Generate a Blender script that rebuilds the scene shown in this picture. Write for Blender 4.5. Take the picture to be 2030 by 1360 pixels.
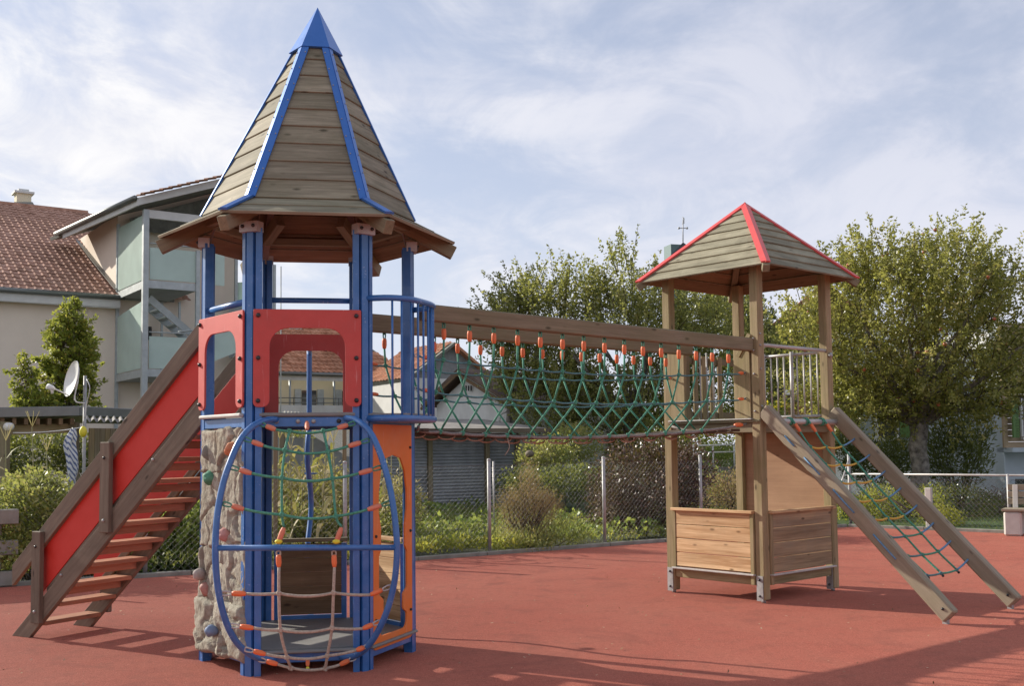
import bpy, bmesh, math, random
import numpy as np
from mathutils import Vector, Matrix, Euler
from mathutils.geometry import tessellate_polygon

for o in list(bpy.data.objects):
    bpy.data.objects.remove(o, do_unlink=True)
SC = bpy.context.scene
COL = SC.collection
PI = math.pi
R = math.radians

# ------------------------------------------------------------ camera
EYE = 1.6
FPX, PITCH, ROLL, PCY = 2140.19, 0.0643, -0.0110, 747.4
cam_d = bpy.data.cameras.new('camera')
cam = bpy.data.objects.new('camera', cam_d)
COL.objects.link(cam)
cam_d.sensor_width = 36.0
cam_d.lens = FPX * 36.0 / 2030.0
cam_d.shift_x = 0.0
cam_d.shift_y = (PCY - 680.0) / 2030.0
cam_d.clip_start = 0.1
cam_d.clip_end = 2000
cam.matrix_world = (Matrix.Translation((0, 0, EYE)) @ Matrix.Rotation(PI / 2 + PITCH, 4, 'X')
                    @ Matrix.Rotation(ROLL, 4, 'Z'))
SC.camera = cam

# ------------------------------------------------------------ sky, sun, exposure
SUN_AZ = R(150.0)      # direction towards the sun, counter-clockwise from +X
SUN_EL = R(26.0)
to_sun = Vector((math.cos(SUN_AZ) * math.cos(SUN_EL), math.sin(SUN_AZ) * math.cos(SUN_EL), math.sin(SUN_EL)))
sun_d = bpy.data.lights.new('sun', 'SUN')
sun_d.energy = 5.0
sun_d.angle = R(0.53)
sun_d.color = (1.0, 0.93, 0.81)
sun = bpy.data.objects.new('sun', sun_d)
COL.objects.link(sun)
sun.rotation_euler = to_sun.to_track_quat('Z', 'Y').to_euler()

W = bpy.data.worlds.new('World')
SC.world = W
W.use_nodes = True
wn, wl = W.node_tree.nodes, W.node_tree.links
wn.clear()


def wnode(t, **kw):
    n = wn.new(t)
    for k, v in kw.items():
        setattr(n, k, v)
    return n


sky = wnode('ShaderNodeTexSky', sky_type='NISHITA', sun_disc=False)
sky.sun_elevation = SUN_EL
sky.sun_rotation = R(90) - SUN_AZ
sky.altitude = 500
sky.air_density = 1.0
sky.dust_density = 1.6
sky.ozone_density = 2.0
tc = wnode('ShaderNodeTexCoord')
sep = wnode('ShaderNodeSeparateXYZ')
wl.new(tc.outputs['Generated'], sep.inputs[0])


def wmath(op, a, b=None, c=None, clamp=False):
    n = wnode('ShaderNodeMath', operation=op)
    n.use_clamp = clamp
    for i, v in enumerate((a, b, c)):
        if v is None:
            continue
        if isinstance(v, (int, float)):
            n.inputs[i].default_value = v
        else:
            wl.new(v, n.inputs[i])
    return n.outputs[0]


# project the view direction on a flat cloud layer
zz = wmath('ADD', wmath('MAXIMUM', sep.outputs['Z'], 0.0), 0.26)
cu = wmath('DIVIDE', sep.outputs['X'], zz)
cv = wmath('DIVIDE', sep.outputs['Y'], zz)
comb = wnode('ShaderNodeCombineXYZ')
wl.new(cu, comb.inputs[0])
wl.new(cv, comb.inputs[1])


def wnoise(scale, detail, rough, off, dist=0.0):
    m = wnode('ShaderNodeMapping')
    m.inputs['Location'].default_value = off
    m.inputs['Scale'].default_value = (1.0, 0.8, 1)
    m.inputs['Rotation'].default_value = (0, 0, R(-24))
    wl.new(comb.outputs[0], m.inputs[0])
    n = wnode('ShaderNodeTexNoise')
    n.inputs['Scale'].default_value = scale
    n.inputs['Detail'].default_value = detail
    n.inputs['Roughness'].default_value = rough
    n.inputs['Distortion'].default_value = dist
    wl.new(m.outputs[0], n.inputs['Vector'])
    return n.outputs['Fac']


def wramp(fac, stops):
    n = wnode('ShaderNodeValToRGB')
    n.color_ramp.interpolation = 'EASE'
    while len(n.color_ramp.elements) < len(stops):
        n.color_ramp.elements.new(0.5)
    for e, (p, c) in zip(n.color_ramp.elements, stops):
        e.position = p
        e.color = (c, c, c, 1) if isinstance(c, (int, float)) else (*c, 1)
    wl.new(fac, n.inputs[0])
    return n.outputs[0]


def wmix(f, a, b):
    n = wnode('ShaderNodeMix', data_type='RGBA')
    if isinstance(f, (int, float)):
        n.inputs[0].default_value = f
    else:
        wl.new(f, n.inputs[0])
    for i, v in ((6, a), (7, b)):
        if isinstance(v, tuple):
            n.inputs[i].default_value = (*v, 1)
        else:
            wl.new(v, n.inputs[i])
    return n.outputs[2]


n1 = wnoise(1.5, 10, 0.62, (3.1, 0.4, 0), 0.4)
n2 = wnoise(3.8, 8, 0.62, (7.7, 2.1, 4), 0.6)
n3 = wnoise(0.40, 4, 0.5, (1.2, 5.9, 2), 0.2)
cl = wmath('ADD', wmath('MULTIPLY', n1, 0.62), wmath('MULTIPLY', n2, 0.38))
veil = wramp(n3, [(0.30, 0.35), (0.70, 0.85)])
mask = wramp(cl, [(0.38, 0.0), (0.60, 1.0)])
shade = wramp(n2, [(0.36, 0.0), (0.62, 1.0)])
# thin lavender haze layer over the blue, brighter cloud towards the sun's side
sunw = wmath('MULTIPLY_ADD', sep.outputs['X'], -1.35, 0.30, clamp=True)
lowz = wmath('MULTIPLY_ADD', sep.outputs['Z'], -0.5, 1.15, clamp=True)
base = wmix(wmath('MULTIPLY', veil, lowz), sky.outputs[0], (5.05, 5.35, 6.5))
hz = wmath('POWER', wmath('SUBTRACT', 1.0, wmath('MAXIMUM', sep.outputs['Z'], 0.0), clamp=True), 7.0)
base2 = wmix(wmath('MULTIPLY', hz, 0.7, clamp=True), base, (6.6, 6.8, 7.7))
cloudc = wmix(wmath('MULTIPLY_ADD', shade, 0.62, 0.38), (5.2, 5.4, 6.4), wmix(sunw, (7.0, 6.9, 7.4), (8.3, 8.15, 7.9)))
m2 = wmath('MULTIPLY', wmath('MULTIPLY', mask, lowz), wmath('MULTIPLY_ADD', sunw, 0.45, 0.55), clamp=True)
final = wmix(m2, base2, cloudc)
bg = wnode('ShaderNodeBackground')
bg.inputs['Strength'].default_value = 0.100
wl.new(final, bg.inputs['Color'])
wo = wnode('ShaderNodeOutputWorld')
wl.new(bg.outputs[0], wo.inputs['Surface'])

SC.view_settings.view_transform = 'Standard'
SC.view_settings.look = 'None'
SC.view_settings.exposure = 0.40
SC.view_settings.gamma = 1.0
SC.view_settings.use_curve_mapping = False

# ------------------------------------------------------------ helpers
rnd = random.Random(7)
NR = np.random.default_rng(11)


def at(px, py, y):
    """point at distance y in front of the eye that the photograph's camera sees at px, py"""
    c, s = math.cos(ROLL), math.sin(ROLL)
    a, b = px - 1015.0, py - PCY
    u, v = a * c + b * s, -a * s + b * c
    d = Vector((u, FPX * math.cos(PITCH) + v * math.sin(PITCH), -v * math.cos(PITCH) + FPX * math.sin(PITCH)))
    return Vector((0, 0, EYE)) + d * (y / d.y)


def gnd(px, py, z=0.0):
    p = at(px, py, 10.0)
    d = p - Vector((0, 0, EYE))
    return Vector((0, 0, EYE)) + d * ((z - EYE) / d.z)


def mixc(a, b, t):
    return tuple(a[i] * (1 - t) + b[i] * t for i in range(3))


MATS = {}


def new_mat(name):
    m = bpy.data.materials.new(name)
    m.use_nodes = True
    nt = m.node_tree
    b = nt.nodes['Principled BSDF']
    MATS[name] = m
    return m, nt, b


def _n(nt, t, **kw):
    n = nt.nodes.new(t)
    for k, v in kw.items():
        setattr(n, k, v)
    return n


def tex_noise(nt, coord, scale, detail=4, rough=0.55, mscale=(1, 1, 1), rand=False, dist=0.0):
    m = _n(nt, 'ShaderNodeMapping')
    m.inputs['Scale'].default_value = mscale
    nt.links.new(coord, m.inputs[0])
    if rand:
        oi = _n(nt, 'ShaderNodeObjectInfo')
        mul = _n(nt, 'ShaderNodeMath', operation='MULTIPLY')
        mul.inputs[1].default_value = 57.0
        nt.links.new(oi.outputs['Random'], mul.inputs[0])
        nt.links.new(mul.outputs[0], m.inputs['Location'])
    n = _n(nt, 'ShaderNodeTexNoise')
    n.inputs['Scale'].default_value = scale
    n.inputs['Detail'].default_value = detail
    n.inputs['Roughness'].default_value = rough
    n.inputs['Distortion'].default_value = dist
    nt.links.new(m.outputs[0], n.inputs['Vector'])
    return n.outputs['Fac']


def ramp(nt, fac, stops):
    n = _n(nt, 'ShaderNodeValToRGB')
    while len(n.color_ramp.elements) < len(stops):
        n.color_ramp.elements.new(0.5)
    for e, (p, c) in zip(n.color_ramp.elements, stops):
        e.position = p
        e.color = (c, c, c, 1) if isinstance(c, (int, float)) else (*c, 1)
    nt.links.new(fac, n.inputs[0])
    return n.outputs[0]


def mix(nt, f, a, b, mode='MIX'):
    n = _n(nt, 'ShaderNodeMix', data_type='RGBA', blend_type=mode)
    if isinstance(f, (int, float)):
        n.inputs[0].default_value = f
    else:
        nt.links.new(f, n.inputs[0])
    for i, v in ((6, a), (7, b)):
        if isinstance(v, tuple):
            n.inputs[i].default_value = (*v, 1)
        else:
            nt.links.new(v, n.inputs[i])
    return n.outputs[2]


def bump(nt, b, h, strength, dist):
    n = _n(nt, 'ShaderNodeBump')
    n.inputs['Strength'].default_value = strength
    n.inputs['Distance'].default_value = dist
    nt.links.new(h, n.inputs['Height'])
    nt.links.new(n.outputs[0], b.inputs['Normal'])


def objvar(nt, col, amount):
    """brightness differs a little from piece to piece"""
    oi = _n(nt, 'ShaderNodeObjectInfo')
    v = _n(nt, 'ShaderNodeMapRange')
    v.inputs['To Min'].default_value = 1 - amount
    v.inputs['To Max'].default_value = 1 + amount
    nt.links.new(oi.outputs['Random'], v.inputs['Value'])
    vm = _n(nt, 'ShaderNodeVectorMath', operation='SCALE')
    nt.links.new(col, vm.inputs[0])
    nt.links.new(v.outputs[0], vm.inputs['Scale'])
    return vm.outputs[0]


def wood(name, light, dark, knot=None, rough=0.75, var=0.18, grain=26.0, stain=None, stain_amt=0.5, contrast=1.0):
    """planks: grain runs along the piece's own X axis"""
    m, nt, b = new_mat(name)
    co = _n(nt, 'ShaderNodeTexCoord').outputs['Object']
    g1 = tex_noise(nt, co, grain, 5, 0.6, (0.07, 1, 1), True, 0.35)
    g2 = tex_noise(nt, co, grain * 5, 3, 0.6, (0.03, 1, 1), True)
    f = mix(nt, 0.35, g1, g2)
    lo, hi = 0.5 - 0.2 / contrast, 0.5 + 0.2 / contrast
    c = ramp(nt, f, [(lo, dark), (hi, light)])
    # knots
    mp = _n(nt, 'ShaderNodeMapping')
    mp.inputs['Scale'].default_value = (3.6, 9.0, 9.0)
    oi = _n(nt, 'ShaderNodeObjectInfo')
    mul = _n(nt, 'ShaderNodeMath', operation='MULTIPLY')
    mul.inputs[1].default_value = 31.0
    nt.links.new(oi.outputs['Random'], mul.inputs[0])
    nt.links.new(mul.outputs[0], mp.inputs['Location'])
    nt.links.new(co, mp.inputs[0])
    vo = _n(nt, 'ShaderNodeTexVoronoi')
    vo.inputs['Scale'].default_value = 1.0
    nt.links.new(mp.outputs[0], vo.inputs['Vector'])
    kf = ramp(nt, vo.outputs['Distance'], [(0.06, 1.0), (0.15, 0.0)])
    c = mix(nt, mix(nt, 0.0, kf, kf), c, knot or mixc(dark, (0, 0, 0), 0.55))
    # large stains / algae
    s1 = tex_noise(nt, co, 3.0, 5, 0.65, (0.6, 1, 1), True, 0.5)
    sf = ramp(nt, s1, [(0.42, 0.0), (0.68, stain_amt)])
    c = mix(nt, sf, c, stain or mixc(dark, (0, 0, 0), 0.3))
    c = objvar(nt, c, var)
    nt.links.new(c, b.inputs['Base Color'])
    b.inputs['Roughness'].default_value = rough
    b.inputs['Specular IOR Level'].default_value = 0.25
    bump(nt, b, f, 0.5, 0.004)
    return m


def plain(name, col, rough=0.5, metal=0.0, spec=0.5, var=0.0, nscale=8.0, namt=0.12, bscale=None, bamt=0.2, bdist=0.002,
          coat=0.0, dirt=None, dirt_amt=0.4, scratch=False):
    m, nt, b = new_mat(name)
    co = _n(nt, 'ShaderNodeTexCoord').outputs['Object']
    f = tex_noise(nt, co, nscale, 5, 0.6)
    c = ramp(nt, f, [(0.25, mixc(col, (0, 0, 0), namt * 1.4)), (0.75, mixc(col, (1, 1, 1), namt * 0.35))])
    if scratch:
        sc_ = tex_noise(nt, co, 60, 2, .5, (1.0, .06, 1.0))
        sc2 = tex_noise(nt, co, 5, 3, .6)
        k_ = _n(nt, 'ShaderNodeMath', operation='MULTIPLY')
        nt.links.new(ramp(nt, sc_, [(.66, 0.0), (.70, .5)]), k_.inputs[0])
        nt.links.new(ramp(nt, sc2, [(.45, 0.0), (.6, 1.0)]), k_.inputs[1])
        c = mix(nt, k_.outputs[0], c, mixc(col, (1, 1, 1), .35))
    if dirt:
        d = tex_noise(nt, co, nscale * 0.45, 6, 0.7, (1, 1, 0.5), True)
        c = mix(nt, ramp(nt, d, [(0.48, 0.0), (0.75, dirt_amt)]), c, dirt)
    if var:
        c = objvar(nt, c, var)
    nt.links.new(c, b.inputs['Base Color'])
    b.inputs['Metallic'].default_value = metal
    b.inputs['Specular IOR Level'].default_value = spec
    r = ramp(nt, f, [(0.2, rough * 0.85), (0.8, min(1, rough * 1.15))])
    nt.links.new(r, b.inputs['Roughness'])
    if coat:
        b.inputs['Coat Weight'].default_value = coat
    if bscale:
        bump(nt, b, tex_noise(nt, co, bscale, 4, 0.6), bamt, bdist)
    return m


def leafmat(name, stops, trans=0.35, rough=0.5, spec=0.35):
    """leaf colour follows the per-leaf attribute 'tint'"""
    m, nt, b = new_mat(name)
    a = _n(nt, 'ShaderNodeAttribute')
    a.attribute_name = 'tint'
    c = ramp(nt, a.outputs['Fac'], stops)
    nt.links.new(c, b.inputs['Base Color'])
    b.inputs['Roughness'].default_value = rough
    b.inputs['Specular IOR Level'].default_value = spec
    t = _n(nt, 'ShaderNodeBsdfTranslucent')
    ct = mix(nt, 0.5, c, (0.50, 0.50, 0.10))
    nt.links.new(ct, t.inputs['Color'])
    mx = _n(nt, 'ShaderNodeMixShader')
    mx.inputs[0].default_value = trans
    nt.links.new(b.outputs[0], mx.inputs[1])
    nt.links.new(t.outputs[0], mx.inputs[2])
    nt.links.new(mx.outputs[0], nt.nodes['Material Output'].inputs['Surface'])
    return m


# ---- object plumbing
WM = {}


def tag(o, label=None, cat=None, group=None, kind=None):
    if label:
        o['label'] = label
    if cat:
        o['category'] = cat
    if group:
        o['group'] = group
    if kind:
        o['kind'] = kind
    return o


def thing(name, loc, label, cat, group=None, rz=0.0):
    o = bpy.data.objects.new(name, None)
    o.empty_display_size = 0.2
    COL.objects.link(o)
    M = Matrix.Translation(loc) @ Matrix.Rotation(rz, 4, 'Z')
    o.matrix_basis = M
    WM[o.name] = M
    return tag(o, label, cat, group)


def put(name, me, parent=None, M=None, **kw):
    """link a mesh as one object; M is its world matrix"""
    o = bpy.data.objects.new(name, me)
    COL.objects.link(o)
    M = M or (WM[parent.name].copy() if parent else Matrix.Identity(4))
    if parent:
        o.parent = parent
        o.matrix_basis = WM[parent.name].inverted() @ M
    else:
        o.matrix_basis = M
    WM[o.name] = M
    tag(o, **kw)
    return o


def mk(verts, faces, mats, smooth=False, idx=None, name='mesh'):
    me = bpy.data.meshes.new(name)
    me.from_pydata([tuple(v) for v in verts], [], faces)
    for m in (mats if isinstance(mats, (list, tuple)) else [mats]):
        me.materials.append(m)
    if idx is not None:
        me.polygons.foreach_set('material_index', idx)
    if smooth:
        me.polygons.foreach_set('use_smooth', [True] * len(me.polygons))
    me.update()
    return me


def from_bm(bm, mats, smooth=False, name='mesh'):
    me = bpy.data.meshes.new(name)
    bm.normal_update()
    bm.to_mesh(me)
    bm.free()
    for m in (mats if isinstance(mats, (list, tuple)) else [mats]):
        me.materials.append(m)
    if smooth:
        me.polygons.foreach_set('use_smooth', [True] * len(me.polygons))
    return me


def frame(origin, x, up=(0, 0, 1)):
    """matrix with local X along x and local Z as near to up as possible"""
    x = Vector(x).normalized()
    up = Vector(up)
    y = up.cross(x)
    if y.length < 1e-5:
        y = Vector((0, 1, 0)).cross(x)
        if y.length < 1e-5:
            y = Vector((0, 0, 1)).cross(x)
    y.normalize()
    z = x.cross(y)
    M = Matrix((x, y, z)).transposed().to_4x4()
    M.translation = Vector(origin)
    return M


BOXC = {}


def box_mesh(L, w, t, mat, bev=0.004):
    key = (round(L, 4), round(w, 4), round(t, 4), mat.name, round(bev, 4))
    if key in BOXC:
        return BOXC[key]
    bm = bmesh.new()
    bmesh.ops.create_cube(bm, size=1.0)
    bmesh.ops.scale(bm, vec=(L, w, t), verts=bm.verts)
    if bev:
        bmesh.ops.bevel(bm, geom=bm.edges[:], offset=min(bev, 0.3 * min(L, w, t)), segments=1, affect='EDGES', profile=0.5)
    BOXC[key] = from_bm(bm, mat)
    return BOXC[key]


def board(name, mat, parent, p0, p1, w, t, up=(0, 0, 1), bev=0.004, **kw):
    """a straight bar from p0 to p1: w across (sideways), t along up"""
    p0, p1 = Vector(p0), Vector(p1)
    M = frame((p0 + p1) / 2, p1 - p0, up)
    return put(name, box_mesh((p1 - p0).length, w, t, mat, bev), parent, M, **kw)


def box(name, mat, parent, c, size, rz=0.0, bev=0.004, **kw):
    M = Matrix.Translation(c) @ Matrix.Rotation(rz, 4, 'Z')
    return put(name, box_mesh(size[0], size[1], size[2], mat, bev), parent, M, **kw)


def tube_data(pts, rad, sides=8, closed=False, caps=True):
    pts = [Vector(p) for p in pts]
    n = len(pts)
    rads = rad if isinstance(rad, (list, tuple)) else [rad] * n
    V, F = [], []
    prev = None
    for i in range(n):
        if closed:
            t = pts[(i + 1) % n] - pts[i - 1]
        else:
            t = pts[min(i + 1, n - 1)] - pts[max(i - 1, 0)]
        if t.length < 1e-9:
            t = Vector((0, 0, 1))
        t.normalize()
        if prev is None:
            a = Vector((0, 0, 1)) if abs(t.z) < 0.9 else Vector((1, 0, 0))
            u = t.cross(a).normalized()
        else:
            u = prev - t * prev.dot(t)
            u.normalize()
        prev = u
        v = t.cross(u)
        for k in range(sides):
            a = 2 * PI * k / sides
            V.append(pts[i] + (u * math.cos(a) + v * math.sin(a)) * rads[i])
    m = n if closed else n - 1
    for i in range(m):
        j = (i + 1) % n
        for k in range(sides):
            l = (k + 1) % sides
            F.append((i * sides + k, i * sides + l, j * sides + l, j * sides + k))
    if caps and not closed:
        F.append(tuple(range(sides - 1, -1, -1)))
        F.append(tuple((n - 1) * sides + k for k in range(sides)))
    return V, F


class Geo:
    """collects shapes that become ONE mesh object"""

    def __init__(self):
        self.V, self.F, self.I = [], [], []

    def add(self, V, F, i=0):
        o = len(self.V)
        self.V += [Vector(v) for v in V]
        self.F += [tuple(k + o for k in f) for f in F]
        self.I += [i] * len(F)
        return self

    def tube(self, pts, r, sides=8, closed=False, i=0):
        return self.add(*tube_data(pts, r, sides, closed), i)

    def bar(self, p0, p1, w, t, up=(0, 0, 1), i=0):
        p0, p1 = Vector(p0), Vector(p1)
        M = frame((p0 + p1) / 2, p1 - p0, up)
        L = (p1 - p0).length / 2
        V = [M @ Vector((sx * L, sy * w / 2, sz * t / 2)) for sx in (-1, 1) for sy in (-1, 1) for sz in (-1, 1)]
        F = [(0, 1, 3, 2), (4, 6, 7, 5), (0, 4, 5, 1), (2, 3, 7, 6), (0, 2, 6, 4), (1, 5, 7, 3)]
        return self.add(V, F, i)

    def ball(self, c, r, seg=8, ring=5, sc=(1, 1, 1), i=0):
        V, F = [], []
        c = Vector(c)
        V.append(c + Vector((0, 0, r * sc[2])))
        for a in range(1, ring):
            for b in range(seg):
                th, ph = PI * a / ring, 2 * PI * b / seg
                V.append(c + Vector((r * sc[0] * math.sin(th) * math.cos(ph), r * sc[1] * math.sin(th) * math.sin(ph), r * sc[2] * math.cos(th))))
        V.append(c - Vector((0, 0, r * sc[2])))
        for b in range(seg):
            F.append((0, 1 + b, 1 + (b + 1) % seg))
        for a in range(ring - 2):
            for b in range(seg):
                p, q = 1 + a * seg, 1 + (a + 1) * seg
                F.append((p + b, q + b, q + (b + 1) % seg, p + (b + 1) % seg))
        p, L = 1 + (ring - 2) * seg, len(V) - 1
        for b in range(seg):
            F.append((p + b, L, p + (b + 1) % seg))
        return self.add(V, F, i)

    def build(self, name, mats, parent=None, smooth=True, origin=None, **kw):
        if parent is not None:
            O = WM[parent.name].translation
        else:
            O = Vector(origin) if origin is not None else Vector((0, 0, 0))
        V = [v - O for v in self.V]
        me = mk(V, self.F, mats, smooth, self.I if isinstance(mats, (list, tuple)) else None)
        return put(name, me, parent, Matrix.Translation(O), **kw)


def tube(name, mat, parent, pts, r, sides=8, closed=False, **kw):
    return Geo().tube(pts, r, sides, closed).build(name, mat, parent, True, **kw)


def bez(p0, p1, p2, p3, n):
    return [((1 - t) ** 3) * p0 + 3 * t * (1 - t) ** 2 * p1 + 3 * t * t * (1 - t) * p2 + t ** 3 * p3 for t in [i / n for i in range(n + 1)]]


def smooth_path(pts, n=6):
    """Catmull-Rom through the points"""
    P = [Vector(p) for p in pts]
    P = [P[0] * 2 - P[1]] + P + [P[-1] * 2 - P[-2]]
    out = []
    for i in range(1, len(P) - 2):
        for k in range(n):
            t = k / n
            a, b, c, d = P[i - 1], P[i], P[i + 1], P[i + 2]
            out.append(0.5 * ((2 * b) + (c - a) * t + (2 * a - 5 * b + 4 * c - d) * t * t + (3 * b - a - 3 * c + d) * t ** 3))
    out.append(P[-2])
    return out


def sag(a, b, s, n=8):
    a, b = Vector(a), Vector(b)
    return [a.lerp(b, i / n) - Vector((0, 0, s * 4 * (i / n) * (1 - i / n))) for i in range(n + 1)]


def slab(name, mats, parent, M, loops, t, bev=0.0, idx_back=None, **kw):
    """flat outline (local XY, first loop outer, the rest holes) given thickness t along local Z"""
    pts = [Vector((p[0], p[1], 0)) for lp in loops for p in lp]
    tris = tessellate_polygon([[Vector((p[0], p[1], 0)) for p in lp] for lp in loops])
    n = len(pts)
    V = [(p.x, p.y, t / 2) for p in pts] + [(p.x, p.y, -t / 2) for p in pts]
    F, I = [], []
    for a, b, c in tris:
        nz = (pts[b] - pts[a]).cross(pts[c] - pts[a]).z
        if nz < 0:
            b, c = c, b
        F.append((a, b, c))
        I.append(0)
        F.append((a + n, c + n, b + n))
        I.append(1 if idx_back else 0)
    o = 0
    for lp in loops:
        k = len(lp)
        for i in range(k):
            j = (i + 1) % k
            F.append((o + i, o + i + n, o + j + n, o + j))
            I.append(0)
        o += k
    bm = bmesh.new()
    bv = [bm.verts.new(v) for v in V]
    for f, i in zip(F, I):
        try:
            bf = bm.faces.new([bv[q] for q in f])
            bf.material_index = i
        except ValueError:
            pass
    bmesh.ops.recalc_face_normals(bm, faces=bm.faces[:])
    bmesh.ops.dissolve_limit(bm, angle_limit=0.01, verts=bm.verts[:], edges=bm.edges[:], delimit={'MATERIAL'})
    if bev:
        ed = [e for e in bm.edges if len(e.link_faces) == 2 and e.calc_face_angle(0) > 1.0]
        bmesh.ops.bevel(bm, geom=ed, offset=bev, segments=1, affect='EDGES')
    me = from_bm(bm, mats)
    return put(name, me, parent, M, **kw)


def facet_boards(name, mats, parent, a0, b0, a1, b1, n, t=0.024, lap=0.012, gap=0.004, frac=None, end=0.0, topext=0.0):
    """n boards covering the four-sided slope a0-b0 (bottom edge) a1-b1 (top edge), each lapping over the next below"""
    a0, b0, a1, b1 = map(Vector, (a0, b0, a1, b1))
    X = (b0 - a0).normalized()
    up = ((a1 + b1) / 2 - (a0 + b0) / 2)
    N = X.cross(up).normalized()
    Y = N.cross(X).normalized()
    H = up.dot(Y)
    for i in range(n):
        f0, f1 = (frac[i], frac[i + 1]) if frac else (i / n, (i + 1) / n)
        pl0, pr0 = a0.lerp(a1, f0), b0.lerp(b1, f0)
        pl1, pr1 = a0.lerp(a1, f1), b0.lerp(b1, f1)
        o = (pl0 + pr0) / 2
        h = (f1 - f0) * H
        rot = math.atan2(lap, h)
        M = Matrix((X, Y, N)).transposed().to_4x4()
        M.translation = o + N * (lap - t / 2) + X * rnd.uniform(-.001, .001)
        M = M @ Matrix.Rotation(-rot * 1.0 + rnd.uniform(-.006, .006), 4, 'X')
        l0, r0 = (pl0 - o).dot(X) - end, (pr0 - o).dot(X) + end
        l1, r1 = (pl1 - o).dot(X) - end, (pr1 - o).dot(X) + end
        h2 = h + (.022 if i < n - 1 else topext)
        poly = [(l0, gap), (r0, gap), (r1, h2), (l1, h2)]
        slab(name, mats, parent, M, [poly], t, bev=0.003, idx_back=True)


def leaf_mesh(P, size, mat, tint, dirs=None, aspect=0.5, droop=0.0, jitter=0.35, rng=NR, horiz=0.0):
    """one small pointed four-sided leaf at every point of P"""
    n = len(P)
    P = np.asarray(P, dtype=np.float32)
    s = size * (1 + jitter * rng.uniform(-1, 1, n))[:, None]
    if dirs is None:
        d = rng.normal(size=(n, 3))
    else:
        d = np.asarray(dirs) + 0.55 * rng.normal(size=(n, 3))
    d[:, 2] -= droop
    d /= np.linalg.norm(d, axis=1)[:, None] + 1e-9
    q = rng.normal(size=(n, 3))
    if horiz:
        q = q * (1 - horiz) + np.cross(d, np.array([[0, 0, 1.0]])) * horiz
    q -= d * (q * d).sum(1)[:, None]
    q /= np.linalg.norm(q, axis=1)[:, None] + 1e-9
    nn = np.cross(d, q)
    v = np.empty((n, 4, 3), np.float32)
    v[:, 0] = P
    v[:, 1] = P + d * s * 0.5 + q * s * aspect * 0.5 + nn * s * 0.10
    v[:, 2] = P + d * s
    v[:, 3] = P + d * s * 0.5 - q * s * aspect * 0.5 + nn * s * 0.10
    me = bpy.data.meshes.new('leaves')
    me.vertices.add(n * 4)
    me.vertices.foreach_set('co', v.ravel())
    me.loops.add(n * 4)
    me.loops.foreach_set('vertex_index', np.arange(n * 4, dtype=np.int32))
    me.polygons.add(n)
    me.polygons.foreach_set('loop_start', np.arange(0, n * 4, 4, dtype=np.int32))
    me.polygons.foreach_set('loop_total', np.full(n, 4, np.int32))
    a = me.attributes.new('tint', 'FLOAT', 'POINT')
    a.data.foreach_set('value', np.repeat(np.clip(tint, 0, 1), 4).astype(np.float32))
    me.materials.append(mat)
    me.update(calc_edges=True)
    return me


def put_leaves(name, parent, P, size, mat, tint, **kw):
    kk = {k: kw.pop(k) for k in ('label', 'cat', 'group', 'kind') if k in kw}
    O = np.array(WM[parent.name].translation) if parent else np.zeros(3)
    me = leaf_mesh(np.asarray(P) - O, size, mat, tint, **kw)
    return put(name, me, parent, Matrix.Translation(Vector(O)), **kk)


def ccw_rect(x0, y0, x1, y1):
    return [(x0, y0), (x1, y0), (x1, y1), (x0, y1)]


def rounded(pts_r, seg=6):
    """polygon from (x, y, r): corners with r > 0 are rounded"""
    out = []
    n = len(pts_r)
    for i in range(n):
        x, y, r = pts_r[i]
        p = Vector((x, y))
        if r <= 0:
            out.append((x, y))
            continue
        a = Vector(pts_r[i - 1][:2]) - p
        b = Vector(pts_r[(i + 1) % n][:2]) - p
        ang = a.angle(b)
        d = min(r / math.tan(ang / 2), a.length * .49, b.length * .49)
        rr = d * math.tan(ang / 2)
        a.normalize()
        b.normalize()
        c = p + (a + b).normalized() * (rr / math.sin(ang / 2))
        s, e = p + a * d, p + b * d
        a0 = math.atan2(s.y - c.y, s.x - c.x)
        a1 = math.atan2(e.y - c.y, e.x - c.x)
        da = (a1 - a0 + PI) % (2 * PI) - PI
        for k in range(seg + 1):
            t = a0 + da * k / seg
            out.append((c.x + rr * math.cos(t), c.y + rr * math.sin(t)))
    return out


# ------------------------------------------------------------ materials
M_roofwood = wood('weathered_roof_boards', (0.35, 0.31, 0.225), (0.155, 0.135, 0.095), var=0.18, contrast=1.3, stain=(0.15, 0.14, 0.085), stain_amt=.6)
M_roofwood2 = wood('mossy_roof_boards', (0.30, 0.27, 0.19), (0.13, 0.118, 0.078), var=0.18, contrast=1.3, stain=(0.42, 0.39, 0.28), stain_amt=.65)
M_underwood = wood('sheltered_brown_boards', (0.25, 0.165, 0.095), (0.13, 0.082, 0.045), var=0.14, stain_amt=.35)
M_beamwood = wood('weathered_beam_wood', (0.29, 0.24, 0.16), (0.145, 0.118, 0.076), var=0.12, stain=(0.17, 0.16, 0.08), stain_amt=.5)
M_postwood = wood('green_brown_post_wood', (0.38, 0.295, 0.175), (0.19, 0.145, 0.082), var=0.12, stain=(0.22, 0.19, 0.08), stain_amt=.6, contrast=1.3)
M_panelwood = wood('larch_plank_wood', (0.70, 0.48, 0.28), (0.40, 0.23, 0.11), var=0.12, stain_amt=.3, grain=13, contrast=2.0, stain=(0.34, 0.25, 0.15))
M_shadepanel = wood('shaded_plank_wood', (0.42, 0.30, 0.18), (0.22, 0.15, 0.09), var=0.12, stain_amt=.5, grain=13, contrast=1.8, stain=(0.27, 0.23, 0.17))  # darker larch copy: shade of the right-front side put into the colour
M_stairwood = wood('dark_stair_wood', (0.25, 0.205, 0.155), (0.125, 0.10, 0.076), var=0.14, stain_amt=.45)
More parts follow.
